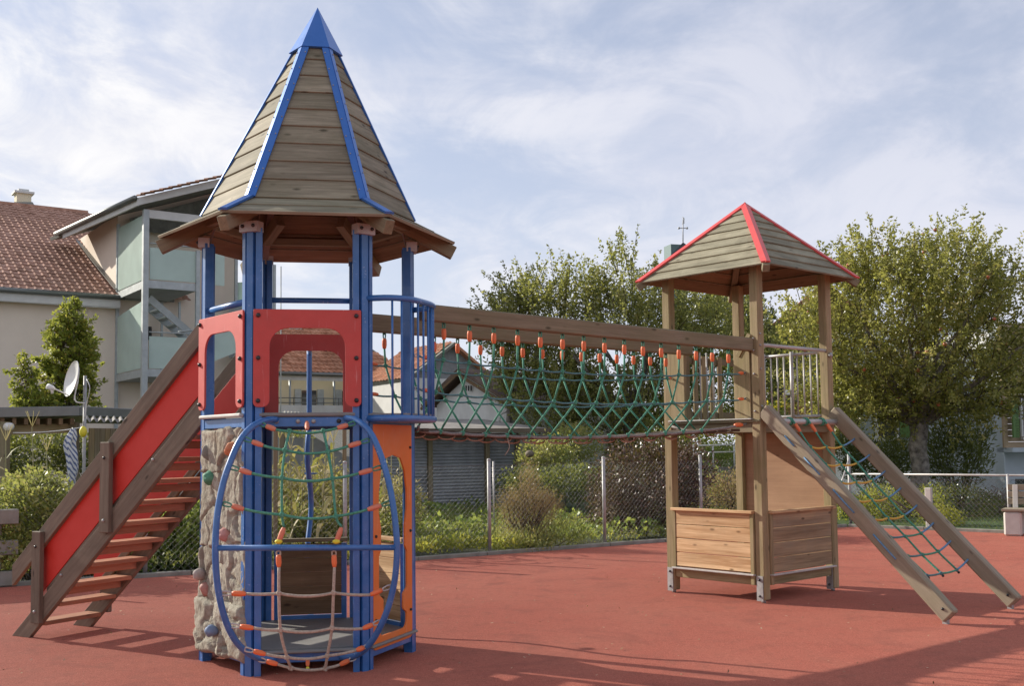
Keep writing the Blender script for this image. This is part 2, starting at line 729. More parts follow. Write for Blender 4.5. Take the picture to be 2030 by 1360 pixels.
M_treadwood = wood('reddish_tread_wood', (0.52, 0.25, 0.15), (0.30, 0.135, 0.08), var=0.14, stain_amt=.35)
M_ladderwood = wood('grey_ladder_wood', (0.36, 0.30, 0.225), (0.21, 0.17, 0.125), var=0.06, stain_amt=.45, stain=(0.22, 0.20, 0.12))
M_plywood = wood('plywood', (0.47, 0.29, 0.18), (0.33, 0.19, 0.115), var=0.03, stain_amt=.3, grain=12)
M_deckwood = wood('dark_deck_plank', (0.11, 0.08, 0.06), (0.05, 0.036, 0.027), var=0.15)
M_blue = plain('blue_paint', (0.013, 0.138, 0.43), 0.36, 0, 0.5, coat=0.3, namt=0.14, dirt=(0.05, 0.11, 0.24), dirt_amt=.35, scratch=True)
M_blueflash = plain('blue_flashing', (0.045, 0.17, 0.52), 0.32, 0.35, 0.5, namt=0.05)
M_red = plain('red_laminate', (0.53, 0.066, 0.055), 0.55, 0, 0.4, namt=0.05, dirt=(0.38, 0.075, 0.065), dirt_amt=.5, scratch=True)
M_redstair = plain('red_stair_panel', (0.60, 0.035, 0.022), 0.5, 0, 0.4, namt=0.05)
M_redflash = plain('red_flashing', (0.66, 0.075, 0.07), 0.4, 0, 0.5, namt=0.05)
M_orange = plain('orange_laminate', (0.74, 0.175, 0.022), 0.42, 0, 0.5, namt=0.05, dirt=(0.62, 0.27, 0.14), dirt_amt=.5, scratch=True)
M_ferrule = plain('orange_ferrule', (0.78, 0.17, 0.05), 0.5, namt=0.05)
M_ferrule2 = plain('pinkish_ferrule', (0.66, 0.21, 0.12), 0.55, namt=0.06)  # pinker and paler than the plain orange ferrule
M_green = plain('green_rope', (0.022, 0.29, 0.17), 0.75, bscale=160, bamt=.7, bdist=.003, nscale=60, namt=.3)
M_bluegreen = plain('blue_green_rope', (0.035, 0.19, 0.21), 0.75, bscale=160, bamt=.7, bdist=.003, nscale=60, namt=.3)
M_bluerope = plain('blue_rope', (0.10, 0.28, 0.50), 0.7, bscale=160, bamt=.7, bdist=.003, nscale=60, namt=.3)
M_yellowrope = plain('yellow_rope', (0.72, 0.42, 0.03), 0.7, bscale=160, bamt=.7, bdist=.003, nscale=60, namt=.2)
M_beige = plain('beige_rope', (0.48, 0.38, 0.29), 0.8, bscale=160, bamt=.7, bdist=.003, nscale=60, namt=.3)
M_brownrope = plain('brown_rope', (0.22, 0.19, 0.17), 0.8, bscale=160, bamt=.7, bdist=.003, nscale=60, namt=.3)
M_steel = plain('galvanised_steel', (0.42, 0.42, 0.42), 0.6, 0.5, 0.5, namt=.25, nscale=14)
M_steelpaint = plain('pale_grey_steel', (0.50, 0.48, 0.46), 0.45, 0.25, 0.5, namt=.15, nscale=14)
M_dark = plain('black_bolt', (0.02, 0.02, 0.022), 0.35, 0.3)
M_deckgrey = plain('grey_deck_sheet', (0.21, 0.205, 0.195), 0.6, bscale=90, bamt=.3, dirt=(0.20, 0.18, 0.15), dirt_amt=.5, nscale=5)
M_edge = plain('pale_edge_trim', (0.46, 0.44, 0.41), 0.5)
M_yellow = plain('yellow_cap', (0.75, 0.65, 0.02), 0.5)
M_bracket = plain('brown_steel_strap', (0.24, 0.17, 0.15), 0.5, 0.3)
M_white = plain('white_paint', (0.78, 0.78, 0.76), 0.5)
M_concrete = plain('concrete', (0.25, 0.235, 0.20), 0.85, bscale=60, bamt=.4, nscale=6, namt=.25, dirt=(0.20, 0.20, 0.13), dirt_amt=.6)
M_bench = plain('pale_concrete', (0.56, 0.53, 0.49), 0.8, bscale=60, bamt=.3)
# ============================================================ ground, kerb, lawn
def rubbermat():
    m, nt, b = new_mat('red_rubber_surface')
    co = _n(nt, 'ShaderNodeTexCoord').outputs['Object']
    f1 = tex_noise(nt, co, 95, 4, .8)
    f2 = tex_noise(nt, co, .55, 6, .62, dist=.6)
    f3 = tex_noise(nt, co, 5.0, 5, .65)
    c = ramp(nt, f1, [(.33, (.180, .050, .036)), (.5, (.41, .120, .083)), (.67, (.68, .225, .165))])
    c = mix(nt, ramp(nt, f2, [(.38, .0), (.62, .45)]), c, (.45, .165, .115))
    c = mix(nt, ramp(nt, f3, [(.50, .0), (.75, .40)]), c, (.20, .09, .065))
    f5 = tex_noise(nt, co, 22, 3, .75)
    c = mix(nt, ramp(nt, f5, [(.30, .38), (.46, .0)]), c, (.17, .06, .045))
    c = mix(nt, ramp(nt, f5, [(.56, .0), (.72, .30)]), c, (.60, .27, .20))
    # darker worn patches
    f4 = tex_noise(nt, co, .9, 5, .6, (1, 1, 1), dist=1.4)
    c = mix(nt, ramp(nt, f4, [(.54, .0), (.70, .5)]), c, (.24, .085, .066))
    # pale specks
    vo = _n(nt, 'ShaderNodeTexVoronoi')
    vo.inputs['Scale'].default_value = 26
    nt.links.new(co, vo.inputs['Vector'])
    sel = _n(nt, 'ShaderNodeSeparateColor')
    nt.links.new(vo.outputs['Color'], sel.inputs[0])
    k = _n(nt, 'ShaderNodeMath', operation='MULTIPLY')
    nt.links.new(ramp(nt, vo.outputs['Distance'], [(.10, 1.0), (.16, .0)]), k.inputs[0])
    nt.links.new(ramp(nt, sel.outputs[0], [(.93, 0.0), (.96, .55)]), k.inputs[1])
    c = mix(nt, k.outputs[0], c, (.50, .36, .26))
    nt.links.new(c, b.inputs['Base Color'])
    b.inputs['Roughness'].default_value = .9
    b.inputs['Specular IOR Level'].default_value = .1
    b.inputs['Diffuse Roughness'].default_value = 0.6
    bump(nt, b, f1, .85, .0042)
    return m


def soilmat(name, c1, c2, c3):
    m, nt, b = new_mat(name)
    co = _n(nt, 'ShaderNodeTexCoord').outputs['Object']
    f1 = tex_noise(nt, co, 9, 8, .7)
    f2 = tex_noise(nt, co, .6, 4, .6)
    c = ramp(nt, f1, [(.35, c1), (.65, c2)])
    c = mix(nt, ramp(nt, f2, [(.4, 0.0), (.65, .8)]), c, c3)
    nt.links.new(c, b.inputs['Base Color'])
    b.inputs['Roughness'].default_value = .95
    bump(nt, b, f1, 1.0, .05)
    return m


M_rubber = rubbermat()
M_soil = soilmat('garden_soil', (.035, .035, .018), (.09, .08, .04), (.045, .075, .02))
M_lawn = soilmat('lawn_ground', (.03, .06, .015), (.06, .11, .025), (.05, .09, .02))
put('ground', mk([(-400, -60, -.03), (400, -60, -.03), (400, 900, -.03), (-400, 900, -.03)], [(0, 1, 2, 3)], M_soil), kind='structure')
KL = [Vector(p) for p in ((-14, 8.55, 0), (-6.08, 12.90, 0), (-4.13, 13.97, 0), (-1.35, 15.40, 0), (2.50, 17.90, 0), (6.35, 20.67, 0), (8.56, 18.85, 0), (14.5, 13.9, 0))]
poly = [tuple(p) for p in KL] + [(14.5, -6, 0), (-14, -6, 0)]
put('playground_surface', mk(poly, [tuple(range(len(poly)))[::-1]], M_rubber), kind='structure')
kg = Geo()
for i in range(len(KL) - 1):
    a, b = KL[i], KL[i + 1]
    d = (b - a).normalized()
    nL = Vector((-d.y, d.x, 0))
    n_ = max(1, int((b - a).length / 1.0))
    for k in range(n_):
        p, q = a.lerp(b, k / n_), a.lerp(b, (k + 1) / n_)
        board('kerb_stone', M_concrete, None, p + nL * .045 + d * .004 + Vector((0, 0, .012)), q + nL * .045 - d * .004 + Vector((0, 0, .012)), .08, .085, bev=.01, kind='structure')
lw = [(5.9, 20.9, -.012), (8.62, 18.95, -.012), (14.6, 14.0, -.012), (30, 20, -.012), (26, 45, -.012), (5, 45, -.012)]
put('lawn', mk(lw, [tuple(range(len(lw)))], M_lawn), kind='structure')
# fallen leaves and crumbs on the red surface
n = 650
P = np.column_stack([NR.uniform(-6, 9, n), NR.uniform(7.0, 18, n), np.full(n, .008)])
M_litter = leafmat('dry_litter', [(0, (.10, .05, .03)), (.5, (.30, .18, .09)), (1, (.62, .50, .34))], .1)
put_leaves('fallen_leaves', None, P, .028, M_litter, NR.uniform(0, 1, n), dirs=np.column_stack([NR.normal(size=(n, 2)), np.zeros(n)]), horiz=.9, kind='stuff')

# ============================================================ foliage materials
L_apple = leafmat('apple_leaf', [(0, (.09, .10, .022)), (.4, (.20, .21, .05)), (.75, (.33, .32, .10)), (1, (.50, .42, .18))], 0.5, .38, .5)
L_apple2 = leafmat('apple_leaf_cool', [(0, (.07, .085, .025)), (.4, (.15, .175, .05)), (.75, (.26, .27, .09)), (1, (.42, .38, .17))], 0.5, .38, .5)
L_amber = leafmat('sweetgum_leaf', [(0, (.09, .13, .02)), (.5, (.20, .26, .04)), (.85, (.36, .36, .06)), (1, (.48, .32, .07))], 0.5, .4)
L_purple = leafmat('purple_leaf', [(0, (.022, .009, .009)), (.5, (.060, .022, .020)), (.85, (.13, .060, .050)), (1, (.42, .32, .27))], .12, .35, .5)  # palest stop paints highlights onto a few leaves
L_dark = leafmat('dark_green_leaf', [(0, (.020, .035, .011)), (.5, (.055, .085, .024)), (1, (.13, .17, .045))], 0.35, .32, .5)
L_bright = leafmat('bright_green_leaf', [(0, (.08, .15, .03)), (.5, (.17, .28, .06)), (1, (.32, .40, .10))], 0.5, .4)
L_yellow = leafmat('yellow_green_leaf', [(0, (.16, .20, .03)), (.5, (.34, .36, .05)), (1, (.60, .52, .08))], 0.5, .45)
L_dry = leafmat('dry_stem_leaf', [(0, (.12, .08, .045)), (.5, (.28, .17, .10)), (1, (.48, .36, .22))], 0.3, .8)
L_mix = leafmat('garden_leaf', [(0, (.08, .11, .03)), (.4, (.18, .23, .06)), (.75, (.30, .33, .11)), (1, (.46, .40, .18))], 0.45, .45)
L_cabb = leafmat('cabbage_leaf', [(0, (.07, .13, .09)), (1, (.22, .30, .22))], .2, .5)
L_corn = leafmat('corn_leaf', [(0, (.10, .12, .03)), (.4, (.24, .22, .07)), (.8, (.42, .33, .15)), (1, (.55, .47, .28))], .35, .6)
L_grass = leafmat('grass_blade', [(0, (.06, .10, .02)), (1, (.20, .27, .05))], 0.4, .5)
M_bark = plain('bark', (.16, .13, .10), .95, spec=.1, bscale=14, bamt=1.0, bdist=.03, nscale=9, namt=.6, dirt=(.30, .27, .20), dirt_amt=.7)
M_twig = plain('twig', (.09, .065, .045), .9, spec=.1)


def scatter_shoots(centers, radii, n, rng, lo=.55, zmin=None):
    """start points near the surface of a union of ellipsoids, with outward directions"""
    out, dd = [], []
    vol = np.array([r[0] * r[1] * r[2] for r in radii]) ** (2 / 3)
    pick = rng.choice(len(centers), n, p=vol / vol.sum())
    for i in pick:
        v = rng.normal(size=3)
        v /= np.linalg.norm(v)
        rad = lo + (1 - lo) * rng.uniform() ** .6
        p = np.array(centers[i]) + v * np.array(radii[i]) * rad
        out.append(p)
        dd.append(v)
    return np.array(out), np.array(dd)


def tree(name, base, label, cat, lobes, shoots, leaves_per, leaf, mat, seed, trunk_r=.22, trunk_top=None, up=.9, length=(.5, 1.0), group=None,
         spread=.06, trunk_lean=(0, 0), n_branch=14, tintshift=0.0, twigs=True, fruit=None, inner=.45, zmin=None):
    rng = np.random.default_rng(seed)
    rr = random.Random(seed)
    t = thing(name, tuple(base), label, cat, group)
    cs = [np.array(l[0]) for l in lobes]
    rs = [np.array(l[1]) for l in lobes]
    P0, D = scatter_shoots(cs, rs, shoots, rng, inner)
    if zmin is not None:
        k = P0[:, 2] > zmin
        P0, D = P0[k], D[k]
    D = D * .8 + rng.normal(size=D.shape) * .35
    D[:, 2] += up
    D /= np.linalg.norm(D, axis=1)[:, None]
    Ls = rng.uniform(length[0], length[1], len(P0))
    n = len(P0)
    u = rng.uniform(0, 1, (n, leaves_per))
    pts = P0[:, None, :] + D[:, None, :] * (u * Ls[:, None])[:, :, None]
    pts = pts + rng.normal(size=pts.shape) * (spread * (1.15 - u))[:, :, None]
    # clumps differ in tone
    tone = rng.normal(0, .14, n)[:, None] + rng.uniform(.15, .75, (n, leaves_per)) + tintshift
    tone = tone + (rng.uniform(size=tone.shape) > .97) * .5
    dirs = np.repeat(D, leaves_per, axis=0) * .5
    put_leaves('crown', t, pts.reshape(-1, 3), leaf, mat, tone.reshape(-1), dirs=dirs, aspect=.55, droop=.15, rng=rng, kind=None)
    g = Geo()
    b = Vector(base)
    if trunk_r > 0:
        tt = trunk_top if trunk_top is not None else float(cs[0][2] - rs[0][2] * .7)
        fork = Vector((b.x + trunk_lean[0], b.y + trunk_lean[1], tt))
        pts_ = [b.lerp(fork, i / 7) + Vector((rr.uniform(-.04, .04), rr.uniform(-.04, .04), 0)) * (1 if 0 < i < 7 else 0) for i in range(8)]
        g.tube(smooth_path(pts_, 2), [trunk_r * (1.35 - .5 * min(1, i / 5)) * (1 + rr.uniform(-.05, .05)) * (1.0 if i > 1 else 1.15) for i in range(15)], 12)
        tips = rng.choice(len(P0), min(n_branch, len(P0)), replace=False)
        for ti in tips:
            e = Vector(P0[ti])
            m = fork.lerp(e, .45) + Vector((rr.uniform(-.3, .3), rr.uniform(-.3, .3), rr.uniform(-.1, .35)))
            path = smooth_path([fork - Vector((0, 0, .1)), fork.lerp(m, .5) + Vector((rr.uniform(-.12, .12), 0, rr.uniform(-.1, .1))), m, m.lerp(e, .55) + Vector((rr.uniform(-.15, .15), rr.uniform(-.1, .1), .05)), e], 3)
            r0 = trunk_r * rr.uniform(.28, .5)
            g.tube(path, [max(.008, r0 * (1 - i / (len(path) - 1)) ** .8) for i in range(len(path))], 6)
        g.build('trunk', M_bark, t)
    if twigs:
        g = Geo()
        for k in rng.choice(n, min(n, 420), replace=False):
            p = Vector(P0[k])
            q = p + Vector(D[k]) * float(Ls[k])
            g.tube([p - Vector(D[k]) * .25, p.lerp(q, .5), q], [.012, .008, .003], 3)
        g.build('twigs', M_twig, t)
    if fruit:
        g = Geo()
        for k in rng.choice(len(P0), fruit, replace=False):
            p = Vector(P0[k]) + Vector(D[k]) * float(Ls[k]) * .5
            g.ball(p, .042, 7, 5)
        g.build('fruit', plain('red_apple', (.42, .10, .04), .4), t, kind='stuff')
    return t


def bush(name, base, label, cat, lobes, n, leaf, mat, seed, group=None, aspect=.55, shell=.35, tint=(.1, .9), upd=.3, stems=10, zmin=.0):
    rng = np.random.default_rng(seed)
    t = thing(name, tuple(base), label, cat, group)
    cs = [np.array(l[0]) for l in lobes]
    rs = [np.array(l[1]) for l in lobes]
    P, D = scatter_shoots(cs, rs, n, rng, shell)
    nz = np.array([mnoise_(p * 2.2) for p in P])
    k = (P[:, 2] > zmin) & (rng.uniform(size=n) < .75 + nz * .9)
    P, D, nz = P[k], D[k], nz[k]
    P = P + rng.normal(size=P.shape) * .05
    dirs = D * .7
    dirs[:, 2] += upd
    tn = rng.uniform(tint[0], tint[1], len(P)) + nz * .5
    put_leaves('foliage', t, P, leaf, mat, tn, dirs=dirs, aspect=aspect, rng=rng)
    g = Geo()
    b = Vector(base)
    for i in range(stems):
        e = Vector(P[rng.integers(len(P))])
        m = b.lerp(e, .5) + Vector(rng.normal(size=3) * .08)
        g.tube([b + Vector((rng.uniform(-.08, .08), rng.uniform(-.08, .08), 0)), m, e], [.018, .011, .004], 4)
    g.build('stems', M_twig, t)
    return t


from mathutils import noise as mnoise


def mnoise_(p):
    return mnoise.noise(Vector((float(p[0]), float(p[1]), float(p[2]))))


def ctr(px, py, y):
    return np.array(at(px, py, y))


# ============================================================ tile roofs
def tile_mesh(w, l, mat, t=.03):
    """one interlocking clay tile: a raised roll and a pan; local X across, Y up the slope"""
    prof = [(0, .0), (.12, .022), (.26, .034), (.40, .022), (.52, .004), (.76, -.004), (1.0, .0)]
    V, F = [], []
    for yy, dz in ((0, t), (l, 0.0)):
        for x, z in prof:
            V.append((x * w, yy, z * w / .25 * 1.0 + dz))
    for x, z in prof:
        V.append((x * w, 0, z * w / .25 + t - .022))
    n = len(prof)
    for i in range(n - 1):
        F.append((i, i + 1, n + i + 1, n + i))
        F.append((2 * n + i, 2 * n + i + 1, i + 1, i))
    return mk(V, F, mat, False)


def tilemat(name, a, b_, c_):
    m, nt, b = new_mat(name)
    co = _n(nt, 'ShaderNodeTexCoord').outputs['Object']
    geo = _n(nt, 'ShaderNodeNewGeometry')
    f = tex_noise(nt, geo.outputs['Position'], 2.3, 6, .7)
    f2 = tex_noise(nt, geo.outputs['Position'], .35, 3, .6)
    col = ramp(nt, f, [(.32, a), (.52, b_), (.72, c_)])
    col = mix(nt, ramp(nt, f2, [(.45, 0.0), (.7, .35)]), col, mixc(a, (0, 0, 0), .35))
    col = objvar(nt, col, .16)
    nt.links.new(col, b.inputs['Base Color'])
    b.inputs['Roughness'].default_value = .85
    b.inputs['Specular IOR Level'].default_value = .2
    return m


M_tile = tilemat('brown_red_tile', (.30, .165, .115), (.46, .27, .20), (.58, .38, .30))
M_tile2 = tilemat('orange_tile', (.36, .16, .09), (.54, .26, .155), (.66, .38, .26))
M_tile3 = tilemat('dark_brown_tile', (.09, .065, .055), (.18, .13, .105), (.28, .21, .17))


def tiled_plane(parent, o, e, g_, nu, nv, w, l, mat, keep=None, limit=300, view=True):
    """tiles on the plane from o along e (across) and g_ (up the slope); keep(u, v) chooses the cells"""
    e, g_ = Vector(e).normalized(), Vector(g_).normalized()
    nn = e.cross(g_)
    M0 = Matrix((e, g_, nn)).transposed().to_4x4()
    me = tile_mesh(w, l * 1.08, mat)
    cells = []
    for v in range(nv):
        for u in range(nu):
            if keep and not keep(u, v):
                continue
            p = Vector(o) + e * (u * w) + g_ * (v * l)
            cells.append((p.length, p))
    cells.sort(key=lambda c: c[0])
    # the ones the photograph shows largest become parts
    def seen(p):
        x = 1015 + FPX * p.x / p.y
        return -15 < x < 2045
    vis = [c for c in cells if seen(c[1])]
    rest = [c for c in cells if not seen(c[1])]
    for d, p in vis[:limit]:
        M = M0.copy()
        M.translation = p + nn * .02 + nn * rnd.uniform(-.003, .005)
        put('roof_tile', me, parent, M @ Matrix.Rotation(rnd.uniform(-.012, .012), 4, 'Z'))
    rest = vis[limit:] + rest
    if rest:
        base = np.array([v.co[:] for v in me.vertices])
        B = np.array([list(e), list(g_), list(nn)])
        base = base @ B
        O = np.array(WM[parent.name].translation)
        PP = np.array([list(p + nn * (.02 + rnd.uniform(-.003, .005))) for d, p in rest])
        Vv = (PP[:, None, :] + base[None, :, :]).reshape(-1, 3) - O
        k = len(base)
        F = [tuple(i * k + q for q in f.vertices) for i in range(len(rest)) for f in me.polygons]
        put('roof_tiles', mk(Vv, F, mat), parent, Matrix.Translation(Vector(O)), kind='stuff')


def quad(name, mat, parent, pts, t=.02, **kw):
    """flat polygon given as world points, with thickness t behind it"""
    pts = [Vector(p) for p in pts]
    n = (pts[1] - pts[0]).cross(pts[2] - pts[0]).normalized()
    g = Geo()
    k = len(pts)
    V = pts + [p - n * t for p in pts]
    F = [tuple(range(k)), tuple(range(2 * k - 1, k - 1, -1))] + [((i + 1) % k, i, i + k, (i + 1) % k + k) for i in range(k)]
    g.add(V, F)
    return g.build(name, mat, parent, smooth=False, **kw)


def V3(x, y, z):
    return Vector((x, y, z))


# ============================================================ apartment building on the left
M_pink = plain('pale_pink_render', (.86, .74, .62), .9, spec=.1, bscale=80, bamt=.2, nscale=1.2, namt=.06)
M_cream = plain('cream_render', (.74, .67, .50), .9, spec=.1, bscale=60, bamt=.2, nscale=1.0, namt=.08)
M_whitewall = plain('white_render', (.78, .78, .76), .9, spec=.1, bscale=60, bamt=.3, nscale=1.5, namt=.12, dirt=(.40, .38, .34), dirt_amt=.5)
M_trim = plain('pale_grey_trim', (.66, .66, .63), .6, nscale=3)
M_galv = plain('galvanised_frame', (.46, .50, .50), .5, .3, nscale=5, namt=.2)
M_slabc = plain('balcony_slab', (.40, .42, .41), .8, nscale=3, namt=.2)
M_soffit = plain('green_grey_soffit', (.15, .15, .12), .8, nscale=3, namt=.3)
M_gut = plain('zinc_gutter', (.20, .21, .20), .45, .6, nscale=4)


def frost(name, col, rough=.35):
    m, nt, b = new_mat(name)
    co = _n(nt, 'ShaderNodeTexCoord').outputs['Object']
    f = tex_noise(nt, co, 1.2, 3, .5)
    c = ramp(nt, f, [(.3, mixc(col, (0, 0, 0), .12)), (.7, mixc(col, (1, 1, 1), .06))])
    nt.links.new(c, b.inputs['Base Color'])
    b.inputs['Roughness'].default_value = rough
    b.inputs['Coat Weight'].default_value = .4
    tr = _n(nt, 'ShaderNodeBsdfTranslucent')
    nt.links.new(c, tr.inputs['Color'])
    mx = _n(nt, 'ShaderNodeMixShader')
    mx.inputs[0].default_value = .35
    nt.links.new(b.outputs[0], mx.inputs[1])
    nt.links.new(tr.outputs[0], mx.inputs[2])
    nt.links.new(mx.outputs[0], nt.nodes['Material Output'].inputs['Surface'])
    return m


M_frost = frost('frosted_teal_glass', (.66, .80, .73))
M_darkglass = plain('dark_window_glass', (.03, .035, .04), .08, 0, .8)
eA = Vector((.82, .573, 0)).normalized()
nA = Vector((-.573, .82, 0)).normalized()
apt = thing('apartment_building', (-13.24, 36, 0), 'pale pink apartment building with brown tiled roof and frosted glass balconies', 'apartment building')
P1 = V3(-13.24, 36, 0)
wl0 = P1 - eA * 9
quad('wall', M_pink, apt, [wl0, P1, P1 + V3(0, 0, 6.45), wl0 + V3(0, 0, 6.45)], .3)
# main roof
ez = 6.72
g_up = (nA * math.cos(R(26)) + V3(0, 0, math.sin(R(26)))).normalized()
eo = wl0 + eA * 3.2 - nA * .45 + V3(0, 0, ez)
quad('roof_deck', M_soffit, apt, [eo - eA * 4, eo + eA * 7.6, eo + eA * 7.6 + g_up * 10.8, eo - eA * 4 + g_up * 10.8], .08)
tiled_plane(apt, eo, eA, g_up, 34, 29, .24, .37, M_tile, limit=300)
board('ridge_cap', M_tile, apt, eo + g_up * 10.75 + V3(0, 0, .05) - eA * 2, eo + g_up * 10.75 + eA * 7 + V3(0, 0, .05), .22, .12)
board('fascia', M_trim, apt, wl0 - nA * .42 + V3(0, 0, 6.45), P1 - nA * .42 - eA * .0 + V3(0, 0, 6.50), .05, .30, bev=0)
quad('soffit', M_trim, apt, [wl0 - nA * .42 + V3(0, 0, 6.34), P1 - nA * .42 + V3(0, 0, 6.34), P1 + V3(0, 0, 6.40), wl0 + V3(0, 0, 6.40)], .03)
tube('gutter', M_gut, apt, [wl0 - nA * .52 + V3(0, 0, 6.66), P1 + eA * .12 - nA * .52 + V3(0, 0, 6.68)], .085, 8)
# chimney
chb = at(45, 405, 43.5)
chm = box('chimney', M_cream, apt, chb + V3(0, 0, -.15), (.55, .55, 1.1), rz=.6)
box('chimney_cap', M_trim, chm, chb + V3(0, 0, .44), (.75, .75, .09), rz=.6)
box('chimney_pot', M_trim, chm, chb + V3(0, 0, .54), (.4, .4, .12), rz=.6)
quad('flashing', M_gut, apt, [at(28, 400, 43.0), at(28, 412, 43.0), at(75, 417, 43.0), at(64, 400, 43.0)], .02)
# wing: side wall running back, pink, with valley
cor = V3(-11.36, 33.3, 0)
sd = (P1 - cor).normalized()
quad('wing_wall', M_pink, apt, [P1 + V3(0, 0, 0), P1 + V3(0, 0, 9.6), P1 + sd * 9 + V3(0, 0, 9.6), P1 + sd * 9], .3)
quad('valley_flashing', M_gut, apt, [P1 - eA * .16 - nA * .3 + V3(0, 0, 6.98), P1 - nA * .3 + V3(0, 0, 6.98), P1 + g_up * 6 + V3(0, 0, 6.98), P1 - eA * .16 + g_up * 6 + V3(0, 0, 6.98)], .02)
quad('wing_front_wall', M_pink, apt, [P1 + V3(0, 0, 0), P1 + eA * 4.1, P1 + eA * 4.1 + V3(0, 0, 11.0), P1 + V3(0, 0, 9.6)], .3)
# wing roof
G0_ = V3(-11.39, 32.8, 9.39)
bk = V3(-.657, .754, 0).normalized()
gw = (eA * 1.0 + V3(0, 0, .362)).normalized()
quad('wing_roof_deck', M_soffit, apt, [G0_ - gw * .1, G0_ + gw * 7, G0_ + gw * 7 + bk * 8.0, G0_ - gw * .1 + bk * 8.0], .12)
for i in range(24):
    me_ = tile_mesh(.34, .30, M_tile)
    for j in range(2):
        M = Matrix((-bk, gw, (-bk).cross(gw))).transposed().to_4x4()
        M.translation = G0_ + gw * (.30 * i + .02) + V3(0, 0, .05) + bk * .33 * (j) + bk * .0
        put('verge_tile', BOXC.setdefault('verge', me_), apt, M)
quad('verge_board', M_trim, apt, [G0_ - V3(0, 0, .24) - gw * .05, G0_ + gw * 7 - V3(0, 0, .24), G0_ + gw * 7 - V3(0, 0, .0), G0_ - gw * .05 - V3(0, 0, .0)], .06)
quad('eave_board', M_trim, apt, [G0_ + bk * 6.7 - V3(0, 0, .24) - gw * .08, G0_ - V3(0, 0, .24) - gw * .08, G0_ - V3(0, 0, .0) - gw * .08, G0_ + bk * 6.7 - gw * .08], .06)
tube('gutter', M_gut, apt, [G0_ + bk * 7.2 - gw * .16 + V3(0, 0, .02), G0_ - gw * .16 + V3(0, 0, .02)], .08, 8)
# balcony tower
Zc = lambda py: 1.6 + (893 - py) * .01556
fr1 = cor + eA * 1.62
for nm, zb in (('balcony_slab', 6.67), ('balcony_slab', 3.90), ('balcony_slab', 1.15)):
    z1 = zb + .20
    b0, b1, b2, b3 = P1 - eA * .0, cor, fr1, P1 + eA * 1.62
    V = [p + V3(0, 0, z) for z in (zb, z1) for p in (b0, b1, b2, b3)]
    Geo().add(V, [(3, 2, 1, 0), (4, 5, 6, 7), (0, 1, 5, 4), (1, 2, 6, 5), (2, 3, 7, 6), (3, 0, 4, 7)]).build(nm, M_slabc, apt, smooth=False)
    board('slab_edge', M_galv, apt, cor - eA * .02 + V3(0, 0, zb + .10), P1 - eA * .02 + V3(0, 0, zb + .10), .05, .24, bev=0)
    board('slab_edge', M_galv, apt, cor - nA * .02 + V3(0, 0, zb + .10), fr1 - nA * .02 + V3(0, 0, zb + .10), .05, .24, bev=0)


def apost(p, z0, z1, w=.13, name='steel_post'):
    M = frame(p + V3(0, 0, (z0 + z1) / 2), (0, 0, 1), eA)
    put(name, box_mesh(z1 - z0, w, w, M_galv, 0), apt, M)


apost(cor - eA * .02 - nA * .02, 0, 9.1, .17)
apost(fr1 - nA * .05, 0, 7.95, .12)
apost(fr1 + eA * .22, 0, 7.9, .08)
apost(P1 - eA * .02 - nA * .15, 3.9, 9.2, .10)
apost(P1 - eA * .02 - nA * .15, 0, 3.9, .10)
# screens
quad('glass_screen', M_frost, apt, [cor + sd * .12 - eA * .03 + V3(0, 0, 6.92), cor + sd * .12 - eA * .03 + V3(0, 0, 8.96), P1 - sd * .3 - eA * .03 + V3(0, 0, 9.05), P1 - sd * .3 - eA * .03 + V3(0, 0, 6.92)][::-1], .02)
quad('glass_screen', M_frost, apt, [cor + sd * .12 - eA * .03 + V3(0, 0, 4.15), cor + sd * .12 - eA * .03 + V3(0, 0, 6.25), P1 - sd * .3 - eA * .03 + V3(0, 0, 6.05), P1 - sd * .3 - eA * .03 + V3(0, 0, 4.15)][::-1], .02)
quad('glass_screen', M_frost, apt, [cor + sd * .12 - eA * .03 + V3(0, 0, 1.4), cor + sd * .12 - eA * .03 + V3(0, 0, 2.2), P1 - sd * .3 - eA * .03 + V3(0, 0, 2.1), P1 - sd * .3 - eA * .03 + V3(0, 0, 1.4)][::-1], .02)
for zb in (6.93, 4.14):
    quad('glass_balustrade', M_frost, apt, [cor + eA * .12 - nA * .03 + V3(0, 0, zb), fr1 - eA * .05 - nA * .03 + V3(0, 0, zb), fr1 - eA * .05 - nA * .03 + V3(0, 0, zb + 1.0), cor + eA * .12 - nA * .03 + V3(0, 0, zb + 1.0)], .02)
    tube('handrail', M_galv, apt, [cor + eA * .1 - nA * .06 + V3(0, 0, zb + 1.13), fr1 - nA * .06 + V3(0, 0, zb + 1.13)], .025, 6)
quad('glass_balustrade', M_frost, apt, [fr1 + V3(0, 0, 4.2), fr1 + eA * 2.4 + V3(0, 0, 5.2), fr1 + eA * 2.4 + V3(0, 0, 6.3), fr1 + V3(0, 0, 5.3)], .02)
tube('handrail', M_galv, apt, [fr1 - nA * .06 - eA * .6 + V3(0, 0, 5.32), fr1 - nA * .06 + V3(0, 0, 5.42), fr1 + eA * 2.4 - nA * .06 + V3(0, 0, 6.5)], .03, 6)
quad('glass_balustrade', M_frost, apt, [fr1 + V3(0, 0, 6.9) + eA * .2, fr1 + eA * .9 + V3(0, 0, 6.9), fr1 + eA * .9 + V3(0, 0, 8.0), fr1 + eA * .2 + V3(0, 0, 8.0)], .02)
board('cross_beam', M_trim, apt, cor + eA * .05 + V3(0, 0, 8.98), cor + eA * 2.6 + V3(0, 0, 8.98), .12, .26, bev=0)
